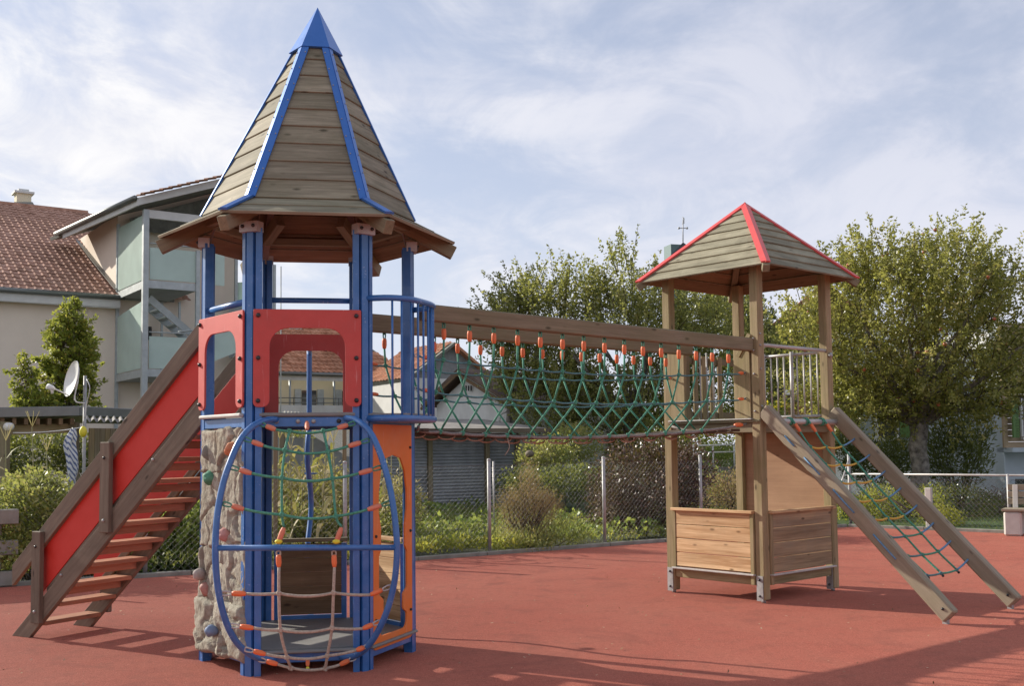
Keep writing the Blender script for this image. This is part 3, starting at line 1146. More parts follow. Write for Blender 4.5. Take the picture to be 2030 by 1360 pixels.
quad('loft_boarding', M_soffit, apt, [P1 - nA * .4 + eA * .3 + V3(0, 0, 9.0), P1 - nA * .4 + eA * 4.5 + V3(0, 0, 9.0), P1 - nA * .4 + eA * 4.5 + V3(0, 0, 11.0), P1 - nA * .4 + eA * .3 + V3(0, 0, 9.4)], .05)
board('window_frame', M_trim, apt, P1 - nA * .05 + eA * .5 + V3(0, 0, 8.3), P1 - nA * .05 + eA * 2.6 + V3(0, 0, 8.3), .04, .4, bev=0)
# outside steel stair
sp0, sp1 = cor + eA * .35 + nA * 1.7 + V3(0, 0, 6.45), cor + eA * 2.3 + nA * 1.7 + V3(0, 0, 4.9)
for o_ in (0, -.9):
    board('stair_stringer', M_galv, apt, sp0 + nA * o_, sp1 + nA * o_, .05, .22, bev=0)
for i in range(7):
    c_ = sp0.lerp(sp1, (i + .5) / 7)
    board('stair_tread', M_trim, apt, c_, c_ - nA * .9, .28, .05, bev=0)
board('wall_lamp', M_dark, apt, P1 - nA * .12 + eA * 1.05 + V3(0, 0, 5.35), P1 - nA * .12 + eA * 1.05 + V3(0, 0, 5.8), .14, .12, bev=0)
for s_ in (1.45, 2.05):
    apost(P1 + eA * s_ - nA * .2, 4.1, 6.7, .07, 'stair_post')
# steel frame at the far right end of the wing
for px_, top_ in ((467, 500), (535, 525), (543, 525)):
    p = at(px_, 700, 38.0)
    apost(V3(p.x, p.y, 0), 0, at(px_, top_, 38.0).z, .10)
for (a_, b_, t_, u_) in ((470, 532, 560, 610), (470, 532, 640, 700)):
    quad('glass_balustrade', M_frost, apt, [at(a_, u_, 38.4), at(b_, u_ - 4, 38.4), at(b_, t_ - 4, 38.4), at(a_, t_, 38.4)], .02)
    pa, pb = at(a_ - 12, u_ + 6, 38.0), at(b_ + 8, u_ + 2, 38.0)
    board('slab_edge', M_galv, apt, pa, pb, .6, .16, bev=0)
pa = at(557, 690, 39)
tube('flag_pole', M_galv, apt, [V3(pa.x, pa.y, 0), at(557, 528, 39)], .02, 5)

# ============================================================ long house with orange tiles
def dpt(px, py, y):
    return at(px, py, y)


lh = thing('long_house', tuple(at(650, 885, 46).to_tuple()[:2]) + (0,), 'long cream house with an orange tiled roof seen behind the blue tower', 'house')
a0, a1 = at(500, 728, 44.5), at(815, 752, 48.0)
a0.z = a1.z = (a0.z + a1.z) / 2
eL_ = (a1 - a0).normalized()
nL_ = Vector((-eL_.y, eL_.x, 0))
gl = (nL_ * math.cos(R(34)) + V3(0, 0, math.sin(R(34)))).normalized()
W_ = (a1 - a0).length
rl = 5.2
hipd = 2.4
quad('roof_deck', M_soffit, lh, [a0, a1, a1 + gl * rl - eL_ * hipd, a0 + gl * rl], .1)
tiled_plane(lh, a0, eL_, gl, int(W_ / .25), int(rl / .33), .25, .33, M_tile2, keep=lambda u, v: (u + 1) * .25 < W_ - hipd * v * .33 / rl, limit=300)
quad('roof_deck', M_tile2, lh, [a1, a1 + nL_ * 7, a1 + gl * rl - eL_ * hipd + nL_ * .5, a1 + gl * rl - eL_ * hipd], .1)
w0, w1 = a0 + nL_ * .7, a1 + nL_ * .7 - eL_ * .6
w0.z = w1.z = 0
zt_ = a0.z - .1
quad('wall', M_cream, lh, [w0, w1, w1 + V3(0, 0, zt_), w0 + V3(0, 0, zt_)], .3)
tube('gutter', M_gut, lh, [a0 - nL_ * .08 - V3(0, 0, .06), a1 - nL_ * .08 - V3(0, 0, .06)], .09, 6)
board('fascia', M_trim, lh, a0 + nL_ * .05 - V3(0, 0, .22), a1 + nL_ * .05 - V3(0, 0, .22), .05, .22, bev=0)
for px_ in (572, 658, 785, 845):
    f = (at(px_, 780, 45).x / 45 - a0.x / a0.y) / (a1.x / a1.y - a0.x / a0.y)
    p = a0.lerp(a1, min(1.0, f)) + nL_ * .1
    tube('downpipe', M_galv, lh, [V3(p.x, p.y, zt_ - .1), V3(p.x, p.y, 2.9)], .05, 6)
for px_, w_ in ((628, 1.05), (715, 1.0), (528, .9), (772, 1.0)):
    f = (at(px_, 780, 45).x / 45 - a0.x / a0.y) / (a1.x / a1.y - a0.x / a0.y)
    p = w0.lerp(w1, f) - nL_ * .03
    wf = board('window', M_darkglass, lh, p + V3(0, 0, 2.9) - eL_ * .0, p + V3(0, 0, 4.1), w_ * .6, .05, up=nL_, bev=0)
    board('frame', M_white, wf, p + V3(0, 0, 2.9) - nL_ * .03, p + V3(0, 0, 4.1) - nL_ * .03, .06, .04, up=nL_, bev=0)
    for s_ in (-1, 1):
        board('shutter', M_galv, wf, p + eL_ * s_ * w_ * .48 + V3(0, 0, 2.8) - nL_ * .03, p + eL_ * s_ * w_ * .48 + V3(0, 0, 4.15) - nL_ * .03, .28, .04, up=nL_, bev=0)
bz = at(600, 812, 44).z
board('balcony_parapet', M_whitewall, lh, w0 - nL_ * 1.1 + V3(0, 0, bz), w1 - nL_ * 1.1 + V3(0, 0, bz), .06, .45, bev=0)
for z in (.52, .32):
    tube('balcony_rail', M_gut, lh, [w0 - nL_ * 1.1 + V3(0, 0, bz + z), w1 - nL_ * 1.1 + V3(0, 0, bz + z)], .02, 5)
for i in range(10):
    p = (w0 - nL_ * 1.1).lerp(w1 - nL_ * 1.1, (i + .5) / 10)
    tube('rail_post', M_gut, lh, [p + V3(0, 0, bz + .2), p + V3(0, 0, bz + .55)], .02, 5)
sk = a0.lerp(a1, .50) + gl * 1.9 + eL_.cross(gl) * .12
quad('skylight', M_darkglass, lh, [sk, sk + eL_ * .55, sk + eL_ * .55 + gl * .8, sk + gl * .8], .1)
sk = a0.lerp(a1, .36) + gl * 3.9 + eL_.cross(gl) * .12
quad('skylight', M_white, lh, [sk, sk + eL_ * .6, sk + eL_ * .6 + gl * .5, sk + gl * .5], .1)
# gabled annex
gh = thing('gabled_house', tuple(at(870, 885, 44).to_tuple()[:2]) + (0,), 'grey boarded gable house with orange roof beyond the rope bridge', 'house')
r0, r1 = at(800, 692, 46), at(902, 682, 42.5)
r0.z = r1.z = (r0.z + r1.z) / 2
er = (r1 - r0).normalized()
sr = Vector((er.y, -er.x, 0))
dn_ = (sr * math.cos(R(35)) - V3(0, 0, math.sin(R(35))))
quad('roof_deck', M_soffit, gh, [r0 + dn_ * 2.6, r1 + dn_ * 2.6, r1, r0], .1)
o_ = r0 + dn_ * 2.6
tiled_plane(gh, o_, er, -dn_, int((r1 - r0).length / .25), 8, .25, .33, M_tile2, limit=200)
dn2 = (-sr * math.cos(R(35)) - V3(0, 0, math.sin(R(35))))
quad('roof_deck', M_tile2, gh, [r0, r1, r1 + dn2 * 3, r0 + dn2 * 3], .1)
gp = r1 - er * .35
q1, q2 = gp + dn_ * 2.5, gp + dn2 * 2.5
quad('gable_boarding', plain('grey_boarding', (.25, .26, .27), .8, bscale=20), gh, [q1, V3(q2.x, q2.y, q1.z), gp - V3(0, 0, .05)], .2)
quad('wall', M_whitewall, gh, [V3(q1.x, q1.y, 0), V3(q2.x, q2.y, 0), V3(q2.x, q2.y, q1.z), q1 - V3(0, 0, .0)], .25)
quad('wall', M_whitewall, gh, [V3(r0.x, r0.y, 0) + sr * 2, V3(q1.x, q1.y, 0), q1, V3(r0.x, r0.y, q1.z) + sr * 2], .25)
for i in range(2):
    pass

# ============================================================ small white gabled cottage
wc = thing('white_cottage', tuple(at(935, 885, 33).to_tuple()[:2]) + (0,), 'small white gabled cottage with dark tiled roof seen through the bridge net', 'cottage')
ap = at(925, 748, 32.6)
lf, rt = at(866, 800, 33.5), at(1004, 800, 31.4)
lf.z = rt.z = (lf.z + rt.z) / 2
ec = (rt - lf).normalized()
bc = Vector((-ec.y, ec.x, 0))
quad('wall', M_whitewall, wc, [V3(lf.x, lf.y, 0), V3(rt.x, rt.y, 0), rt, ap, lf], .25)
quad('wall', M_whitewall, wc, [V3(rt.x, rt.y, 0), V3(rt.x, rt.y, 0) + bc * 5, rt + bc * 5, rt], .25)
for s_, e_ in ((-1, lf), (1, rt)):
    dd = (e_ - ap)
    o1, o2 = ap + V3(0, 0, .16) - bc * .35, e_ + dd.normalized() * .35 + V3(0, 0, .12) - bc * .35
    quad('roof_deck', M_tile3, wc, [o1, o1 + bc * 5.5, o2 + bc * 5.5, o2] if s_ > 0 else [o2, o2 + bc * 5.5, o1 + bc * 5.5, o1], .10)
    board('verge_board', M_underwood, wc, o1 - V3(0, 0, .08) - bc * .03, o2 - V3(0, 0, .06) - bc * .03, .05, .08, bev=0)
dd = rt + (rt - ap).normalized() * .35 + V3(0, 0, .14) - bc * .35
ups = (ap - rt).normalized()
tiled_plane(wc, dd, bc, ups, 24, int((ap - rt).length / .30) + 1, .23, .31, M_tile3, limit=200)
for i in range(3):
    p = at(924 + i * 5, 775, 32.35)
    board('vent_slot', M_dark, wc, p, p + V3(0, 0, .16), .035, .03, up=bc, bev=0)
dp_ = smooth_path([at(1003, 802, 31.2), at(1004, 815, 31.2), at(992, 822, 31.2), at(990, 836, 31.2)], 4)
tube('downpipe', M_trim, wc, dp_, .035, 6)

# ============================================================ church roof with weather vane
ch = thing('church_steeple', tuple(at(1345, 885, 62).to_tuple()[:2]) + (0,), 'dark church steeple with a thin weather vane behind the lookout tower roof', 'steeple')
p = at(1338, 500, 62)
box('tower_top', plain('green_copper', (.10, .16, .16), .6, .2), ch, V3(p.x, p.y, p.z / 2), (.95, .95, p.z + .75), rz=.3)
q = at(1352, 500, 60)
g = Geo()
tp = at(1354, 480, 60)
V = [V3(tp.x - 1.1, tp.y - 1.1, q.z - .6), V3(tp.x + 1.1, tp.y - 1.1, q.z - .6), V3(tp.x + 1.1, tp.y + 1.1, q.z - .6), V3(tp.x - 1.1, tp.y + 1.1, q.z - .6), tp]
g.add(V, [(0, 1, 4), (1, 2, 4), (2, 3, 4), (3, 0, 4), (3, 2, 1, 0)])
g.build('steeple_roof', M_dark, ch, smooth=False)
tube('vane_pole', M_steel, ch, [tp, at(1354, 436, 60)], .03, 6)
tube('vane_arm', M_steel, ch, [at(1345, 452, 60), at(1363, 452, 60)], .025, 5)
for x_ in (1346, 1362):
    Geo().ball(at(x_, 452, 60), .07, 6, 4).build('vane_ball', M_steel, ch)
quad('vane_bird', M_white, ch, [at(1352, 444, 60), at(1357, 443, 60), at(1357, 432, 60), at(1353, 429, 60), at(1354, 437, 60)], .03)

# ============================================================ corrugated hut and pale lean-to roof
M_corr = plain('grey_corrugated', (.30, .32, .34), .55, .35, nscale=3, namt=.25, dirt=(.10, .10, .10), dirt_amt=.5)
M_corrtop = plain('weathered_sheet', (.24, .215, .19), .8, nscale=3, namt=.3)
M_palecorr = frost('pale_corrugated_plastic', (.55, .53, .46), .7)


def corrugated(name, mat, parent, p0, p1, p2, pitch=.076, amp=.012, across=True):
    """wavy sheet: p0-p1 is the direction along the ribs, p0-p2 runs over the waves"""
    p0, p1, p2 = Vector(p0), Vector(p1), Vector(p2)
    a, b = p1 - p0, p2 - p0
    n = a.cross(b).normalized()
    k = max(4, int(b.length / pitch)) * 6
    V = []
    for i in range(k + 1):
        f = i / k
        o = n * amp * math.sin(2 * PI * f * b.length / pitch)
        V += [p0 + b * f + o, p1 + b * f + o]
    F = [(2 * i, 2 * i + 1, 2 * i + 3, 2 * i + 2) for i in range(k)]
    me = Geo().add(V, F)
    return me.build(name, mat, parent, smooth=True)


hut = thing('garden_hut', tuple(at(900, 885, 26).to_tuple()[:2]) + (0,), 'low grey corrugated metal garden hut with brown posts under the bridge', 'hut')
h0, h1 = at(700, 872, 24.5), at(1024, 872, 26.5)
h0.z = h1.z = 0
eh = (h1 - h0).normalized()
nh = Vector((-eh.y, eh.x, 0))
cols = [0.0, .30, .446, .802, 1.0]
for i in range(4):
    a, b = h0.lerp(h1, cols[i]), h0.lerp(h1, cols[i + 1])
    corrugated('metal_sheet', M_corr, hut, a + V3(0, 0, 0), b, a + V3(0, 0, 1.82))
for f in cols:
    a = h0.lerp(h1, f) - nh * .04
    board('corner_post', M_beamwood, hut, a, a + V3(0, 0, 1.82), .11, .09, up=nh, bev=0)
corrugated('end_sheet', M_corr, hut, h1, h1 + nh * 3, h1 + V3(0, 0, 1.82))
board('top_beam', M_stairwood, hut, h0 - nh * .06 + V3(0, 0, 1.87), h1 - nh * .06 + V3(0, 0, 1.87), .1, .12, bev=0)
quad('roof_sheet', M_corrtop, hut, [h0 - nh * .6 + V3(0, 0, 2.02), h1 - nh * .6 + eh * .6 + V3(0, 0, 2.02), h1 + nh * 3 + eh * .6 + V3(0, 0, 2.35), h0 + nh * 3 + V3(0, 0, 2.35)], .06)
board('roof_edge', M_stairwood, hut, h0 - nh * .62 + V3(0, 0, 1.98), h1 - nh * .62 + eh * .6 + V3(0, 0, 1.98), .04, .10, bev=0)
lt = thing('lean_to_roof', tuple(at(640, 885, 23).to_tuple()[:2]) + (0,), 'pale corrugated lean-to roof on timber posts behind the maize', 'lean-to')
corrugated('plastic_sheet', M_palecorr, lt, at(560, 850, 23), at(560, 815, 26), at(700, 862, 22.6), .09, .015)
corrugated('plastic_sheet', M_palecorr, lt, at(600, 852, 22.5), at(688, 905, 21.8), at(700, 850, 22.3), .08, .012)
for px_ in (560, 700):
    p = at(px_, 860, 22.9)
    board('timber_post', M_beamwood, lt, V3(p.x, p.y, 0), p, .09, .09, up=(0, 1, 0), bev=0)
quad('back_wall', M_corr, lt, [at(520, 940, 24), at(700, 940, 24), at(700, 872, 24), at(520, 866, 24)], .03)

# ============================================================ open garden shelter on the left
sh_ = thing('garden_shelter', tuple(at(110, 885, 18.5).to_tuple()[:2]) + (0,), 'open timber garden shelter with a flat grey roof beside the satellite dish', 'shelter')
s0_, s1_, s2_ = at(-60, 826, 17.6), at(158, 810, 18.6), at(330, 818, 21.0)
for v in (s0_, s1_, s2_):
    v.z = 2.24
bkv = V3(-.15, 1, 0).normalized() * 3.2
quad('roof_slab', M_gut, sh_, [s0_ + V3(0, 0, .02), s1_ + V3(0, 0, .06), s2_ + V3(0, 0, .05), s2_ + bkv, s0_ + bkv], .08)
board('roof_edge', M_gut, sh_, s0_ + V3(0, 0, .0), s1_ + V3(0, 0, .05), .05, .17, bev=.01)
board('roof_edge', M_gut, sh_, s1_ + V3(0, 0, .05), s2_ + V3(0, 0, .04), .05, .17, bev=.01)
bdir = (s1_ - s0_).normalized()
bn = Vector((-bdir.y, bdir.x, 0))
board('front_beam', M_postwood, sh_, s0_ + bn * .25 - V3(0, 0, .30), s1_ + bn * .25 - bdir * .1 - V3(0, 0, .24), .10, .16, bev=0)
for i in range(9):
    p = s0_.lerp(s1_, (i + .7) / 9.3)
    board('rafter', M_underwood, sh_, p - V3(0, 0, .13) + bn * .03, p - V3(0, 0, .13) + bn * 3, .06, .11, bev=0)
for px_, y_ in ((10, 17.9), (148, 18.7)):
    p = at(px_, 880, y_)
    board('corner_post', M_beamwood, sh_, V3(p.x, p.y, 0), V3(p.x, p.y, 2.1), .12, .12, up=(0, 1, 0), bev=0)
wp0, wp1 = at(176, 880, 18.9), at(330, 880, 20.8)
nb_ = 16
for i in range(nb_):
    a = wp0.lerp(wp1, (i + .5) / nb_)
    board('wall_board', M_beamwood if i % 3 else M_postwood, sh_, V3(a.x, a.y, 0), V3(a.x, a.y, 2.0), (wp1 - wp0).length / nb_ - .01, .025, up=Vector((wp1 - wp0)).cross(V3(0, 0, 1)), bev=0)
corrugated('corrugated_sheet', M_corrtop, sh_, at(168, 826, 18.4), at(172, 834, 17.9) + V3(0, -.1, 0), at(300, 830, 19.6), .14, .03)
c_ = at(14, 846, 17.5)
tube('round_lamp', M_white, sh_, [c_, c_ + V3(0, .12, 0)], .065, 14)
tube('clothes_line', M_white, sh_, sag(c_ + V3(.1, 0, -.1), at(165, 847, 17.6), .03, 8), .008, 5)

# satellite dish
dish = thing('satellite_dish', tuple(at(167, 885, 17.3).to_tuple()[:2]) + (0,), 'white satellite dish on a thin pole above the shelter roof', 'satellite dish')
pb_ = at(167, 900, 17.3)
tube('pole', M_steel, dish, [V3(pb_.x, pb_.y, 0), at(169, 745, 17.3)], .028, 8)
dc = at(151, 753, 17.2)
ax = V3(-.72, -.64, .2).normalized()
uu = ax.cross(V3(0, 0, 1)).normalized()
vv = uu.cross(ax)
V, F = [], []
nr, ns = 6, 28
for side in (0, 1):
    for i in range(nr + 1):
        r_ = i / nr
        for k in range(ns):
            a = 2 * PI * k / ns
            V.append(dc + (uu * math.cos(a) * .27 + vv * math.sin(a) * .295) * r_ + ax * (.085 * r_ * r_ - .012 * side))
for side in (0, 1):
    o = side * (nr + 1) * ns
    for i in range(nr):
        for k in range(ns):
            l = (k + 1) % ns
            f = (o + i * ns + k, o + i * ns + l, o + (i + 1) * ns + l, o + (i + 1) * ns + k)
            F.append(f if side else f[::-1])
o1 = nr * ns
o2 = (nr + 1) * ns + nr * ns
for k in range(ns):
    l = (k + 1) % ns
    F.append((o1 + k, o1 + l, o2 + l, o2 + k))
Geo().add(V, F).build('reflector', M_white, dish)
tube('feed_arm', M_white, dish, [dc - vv * .27 + ax * .05, at(108, 771, 17.0)], .013, 6)
tube('feed_arm', M_white, dish, smooth_path([dc - ax * .03, dc - vv * .33 + V3(.05, 0, 0), at(168, 800, 17.2)], 4), .012, 6)
ln = at(100, 768, 16.95)
tube('receiver', M_white, dish, [ln + V3(-.05, 0, .02), ln + V3(.02, 0, -.01), ln + V3(.06, 0, -.03)], [.045, .045, .03], 10)
tube('receiver', M_white, dish, [ln + V3(.02, 0, .0), ln + V3(.03, 0, -.10)], .022, 8)
tube('cable', M_trim, dish, smooth_path([at(172, 752, 17.2), at(178, 770, 17.1), at(172, 800, 17.2), at(168, 830, 17.2)], 4), .008, 5)

# folded striped parasol hanging from the shelter
def stripemat():
    m, nt, b = new_mat('striped_cloth')
    co = _n(nt, 'ShaderNodeTexCoord').outputs['Object']
    w = _n(nt, 'ShaderNodeTexWave')
    w.bands_direction = 'DIAGONAL'
    w.inputs['Scale'].default_value = 6.5
    w.inputs['Distortion'].default_value = 2.0
    nt.links.new(co, w.inputs['Vector'])
    c = ramp(nt, w.outputs['Fac'], [(.60, (.66, .68, .72)), (.68, (.13, .17, .32))])
    nt.links.new(c, b.inputs['Base Color'])
    b.inputs['Roughness'].default_value = .9
    return m


par = thing('striped_parasol', tuple(at(142, 885, 17.4).to_tuple()[:2]) + (0,), 'folded blue and white striped parasol hanging by the shelter post', 'parasol')
path = [at(145, 850, 17.5), at(141, 868, 17.5), at(138, 885, 17.5), at(143, 905, 17.5), at(144, 930, 17.5), at(142, 950, 17.5), at(138, 972, 17.5), at(134, 992, 17.5)]
V, F = [], []
rad = [.03, .075, .085, .075, .07, .055, .05, .045]
sp = smooth_path(path, 4)
ns = 22
for i, p in enumerate(sp):
    f = i / (len(sp) - 1) * (len(rad) - 1)
    k = min(int(f), len(rad) - 2)
    r_ = rad[k] * (1 - (f - k)) + rad[k + 1] * (f - k)
    for j in range(ns):
        a = 2 * PI * j / ns
        q = r_ * (1 + .28 * math.sin(5 * a + i * .22) + .12 * math.sin(9 * a - i * .4))
        V.append(p + V3(math.cos(a) * q, math.sin(a) * q, 0))
for i in range(len(sp) - 1):
    for j in range(ns):
        l = (j + 1) % ns
        F.append((i * ns + j, i * ns + l, (i + 1) * ns + l, (i + 1) * ns + j))
Geo().add(V, F).build('cloth', stripemat(), par)
tube('pole', M_steel, par, [at(145, 848, 17.5), V3(path[-1].x, path[-1].y, .02)], .018, 6)
yb = at(165, 856, 17.2)
Geo().ball(yb, .075, 9, 7, (.8, .8, 1.2)).build('hanging_float', M_yellow, None, origin=yb, label='small yellow float hanging from the dish pole', cat='float') if False else None
fl = thing('hanging_float', tuple(yb), 'small yellow green float hanging on the satellite dish pole', 'float')
Geo().ball(yb, .075, 9, 7, (.8, .8, 1.2)).build('body', M_yellow, fl)
tube('loop', M_dark, fl, [yb + V3(0, 0, .08), yb + V3(0, 0, .17)], .006, 5)

# block wall bottom left
bw = thing('block_wall', tuple(at(8, 1100, 12.3).to_tuple()[:2]) + (0,), 'grey concrete block wall at the left edge behind the fence', 'wall')
q0 = at(14, 1100, 12.75)
for r_ in range(5):
    for c_i in range(4):
        x = q0.x - .02 - c_i * .40 - (.2 if r_ % 2 else 0)
        y = q0.y - (c_i * .40) * .55 * .9
        box('block', M_concrete, bw, V3(x - .16, y + .2, .10 + r_ * .182), (.385, .2, .172), rz=.5, bev=.008)

# ============================================================ chain-link fences
M_wire = plain('galvanised_wire', (.26, .27, .27), .55, .4)


def chainlink(parent, a, b, z0, z1, step=.058, r=.0011):
    a, b = Vector(a), Vector(b)
    L = (b - a).length
    e = (b - a) / L
    H = z1 - z0
    V, F = [], []
    n_ = e.cross(V3(0, 0, 1))

    def seg(p, q, off):
        o = len(V)
        d = (q - p).normalized()
        s_ = d.cross(n_) * r
        t_ = n_ * r
        for c in (p, q):
            V.extend([c + s_ + off, c - s_ * .5 + t_ * .87 + off, c - s_ * .5 - t_ * .87 + off])
        F.extend([(o, o + 1, o + 4, o + 3), (o + 1, o + 2, o + 5, o + 4), (o + 2, o, o + 3, o + 5)])
    st = step * math.sqrt(2)
    k = -int(H / st) - 1
    while k * st < L:
        for sgn in (1, -1):
            x0 = k * st if sgn > 0 else k * st + H
            x1 = x0 + sgn * H
            p0, p1 = (x0, z0), (x1, z1)
            t0, t1 = 0.0, 1.0
            dx = p1[0] - p0[0]
            for lim, s2 in ((0, 1), (L, -1)):
                f0, f1 = (p0[0] - lim) * s2, (p1[0] - lim) * s2
                if f0 < 0 and f1 < 0:
                    t0, t1 = 1, 0
                elif f0 < 0:
                    t0 = max(t0, f0 / (f0 - f1))
                elif f1 < 0:
                    t1 = min(t1, f0 / (f0 - f1))
            if t1 - t0 > .01:
                P = a + e * (p0[0] + dx * t0) + V3(0, 0, p0[1] + H * t0)
                Q = a + e * (p0[0] + dx * t1) + V3(0, 0, p0[1] + H * t1)
                seg(P, Q, n_ * (.003 * sgn))
        k += 1
    for z in (z0 + .01, (z0 + z1) / 2, z1):
        seg(a + V3(0, 0, z), b + V3(0, 0, z), V3(0, 0, 0))
    Geo().add(V, F).build('wire_mesh', M_wire, parent, smooth=False, kind='stuff')


def offs(p, q, d):
    e = (q - p).normalized()
    return Vector((-e.y, e.x, 0)) * d


def fence_post(parent, p, h, r=.028, mat=None):
    t = tube('fence_post', mat or M_steel, parent, [V3(p.x, p.y, 0), V3(p.x, p.y, h)], r, 10)
    Geo().ball(V3(p.x, p.y, h), r * 1.12, 10, 6, (1, 1, .8)).build('post_cap', mat or M_steel, t)


fn = thing('chain_link_fence', (-3, 14.5, 0), 'tall wire mesh fence on steel posts between playground and gardens', 'fence')
runs = [(KL[0], KL[1]), (KL[1], KL[2]), (KL[2], KL[3]), (KL[3], KL[4]), (KL[4], KL[5])]
for a, b in runs:
    o = offs(a, b, .13)
    chainlink(fn, a + o, b + o, .05, 1.32)
for p in ((-6.4, 12.9), (-4.68, 13.82), (-2.33, 15.02), (-.36, 16.18), (1.45, 17.35), (3.2, 18.52), (5.0, 19.85)):
    fence_post(fn, V3(p[0], p[1], 0), 1.40)
cp = at(28, 958, 12.6)
fn2 = thing('low_fence', (8, 19.2, 0), 'low wire mesh fence with a steel top rail by the right lawn', 'fence')
for a, b in ((KL[5], KL[6]), (KL[6], KL[7])):
    o = offs(a, b, .15)
    chainlink(fn2, a + o, b + o, .06, .92, .062, .0026)
ta, tb, tcn = KL[5] + offs(KL[5], KL[6], .15), KL[6] + offs(KL[5], KL[6], .15), KL[7] + offs(KL[6], KL[7], .15)
tube('top_rail', M_steelpaint, fn2, [ta + V3(0, 0, 1.0), tb + V3(0, 0, 1.0), tcn + V3(0, 0, 1.0)], .019, 10)
for f in (.0, .52):
    p = ta.lerp(tb, f)
    if f == 0:
        fence_post(fn2, p, 1.40, .028)
        tube('brace', M_steelpaint, fn2, [p + V3(0, -.02, 1.3), p + V3(-.35, -.25, .5)], .014, 6)
    else:
        box('concrete_post', M_bench, fn2, p + V3(0, 0, .38), (.11, .11, .76), rz=-.7, bev=.01)
for p in (tb, tb.lerp(tcn, .35), tb.lerp(tcn, .7)):
    fence_post(fn2, p, 1.0, .028)

# railing and wall far behind the lookout tower
rw = thing('retaining_wall', tuple(at(1420, 940, 26).to_tuple()[:2]) + (0,), 'low concrete wall with a white tube railing behind the lookout tower', 'wall')
a, b = at(1360, 928, 26), at(1500, 925, 27)
quad('wall_face', M_concrete, rw, [V3(a.x, a.y, 0), V3(b.x, b.y, 0), b, a], .2)
for py_ in (884, 898):
    tube('rail', M_white, rw, [at(1360, py_, 26), at(1500, py_ - 3, 27)], .02, 6)
for px_ in (1375, 1413, 1455, 1495):
    f = (px_ - 1360) / 140
    p = a.lerp(b, f)
    tube('rail_post', M_white, rw, [p, V3(p.x, p.y, at(px_, 882, p.y).z)], .02, 6)

# ============================================================ right-hand house
rh = thing('right_house', tuple(at(1960, 885, 31).to_tuple()[:2]) + (0,), 'white rendered house with beige board siding and green shutters at the right edge', 'house')
hA, hB, hC_ = at(1600, 900, 33.5), at(1972, 900, 30.0), at(2130, 900, 31.5)
for v in (hA, hB, hC_):
    v.z = 0
M_shadewall = plain('shaded_white_render', (.50, .55, .60), .9, spec=.1, nscale=1.5, namt=.1, bscale=50)  # white wall with the bluish cast of its shade put into the colour
quad('wall', M_shadewall, rh, [hA, hB, hB + V3(0, 0, 4.95), hA + V3(0, 0, 4.95)], .3)
quad('wall', M_shadewall, rh, [hB, hC_, hC_ + V3(0, 0, 1.35), hB + V3(0, 0, 1.35)], .3)
eh2 = (hC_ - hB).normalized()
nh2 = Vector((-eh2.y, eh2.x, 0))
quad('wall', M_shadewall, rh, [hB, hB - nh2 * .30, hB - nh2 * .30 + V3(0, 0, 4.95), hB + V3(0, 0, 4.95)], .05)
M_siding = wood('beige_siding', (.46, .35, .23), (.33, .24, .155), var=.08, stain_amt=.2)
zs0 = at(1985, 888, 30).z
for i in range(21):
    z = zs0 + .165 * i
    board('siding_board', M_siding, rh, hB + V3(0, 0, z + .08) - nh2 * .33, hC_ + V3(0, 0, z + .08) - nh2 * .33, .03, .158, bev=0)
board('corner_board', M_siding, rh, hB + V3(0, 0, zs0) - nh2 * .36 + eh2 * .0, hB + V3(0, 0, 4.9) - nh2 * .36, .16, .06, up=nh2, bev=0)
board('base_ledge', M_shadewall, rh, hB - nh2 * .33 + V3(0, 0, zs0 - .06), hC_ - nh2 * .33 + V3(0, 0, zs0 - .06), .5, .12, bev=0)
M_shut = plain('green_shutter', (.09, .19, .035), .5)
for (x0, x1) in ((2006, 2022), (2050, 2066)):
    a, b = at(x0, 868, 29.6), at(x1, 868, 29.6)
    c_ = (a + b) / 2
    ht = at(x0, 786, 29.6).z - a.z
    shs = board('shutter', M_shut, rh, c_, c_ + V3(0, 0, ht), (b - a).length, .05, up=nh2, bev=0)
    for k in range(14):
        if k == 7:
            continue
        zc = ht * (k + .8) / 15
        board('louvre', M_shut, shs, a + eh2 * .03 - nh2 * .03 + V3(0, 0, zc), b - eh2 * .03 - nh2 * .03 + V3(0, 0, zc), .02, .05, bev=0)
a, b = at(2024, 866, 29.8), at(2048, 866, 29.8)
wdw = quad('window', M_darkglass, rh, [a, b, b + V3(0, 0, 1.1), a + V3(0, 0, 1.1)], .05)
board('sill', M_white, wdw, a - V3(0, .05, .05), b - V3(0, .05, .05), .12, .06, bev=0)
board('frame', M_white, wdw, a - nh2 * .04, a - nh2 * .04 + V3(0, 0, 1.1), .06, .05, up=nh2, bev=0)
quad('window', M_darkglass, rh, [at(2014, 972, 29.7), at(2040, 972, 29.7), at(2040, 950, 29.7), at(2014, 950, 29.7)], .05)
ew = (hB - hA).normalized()
nw = Vector((-ew.y, ew.x, 0))
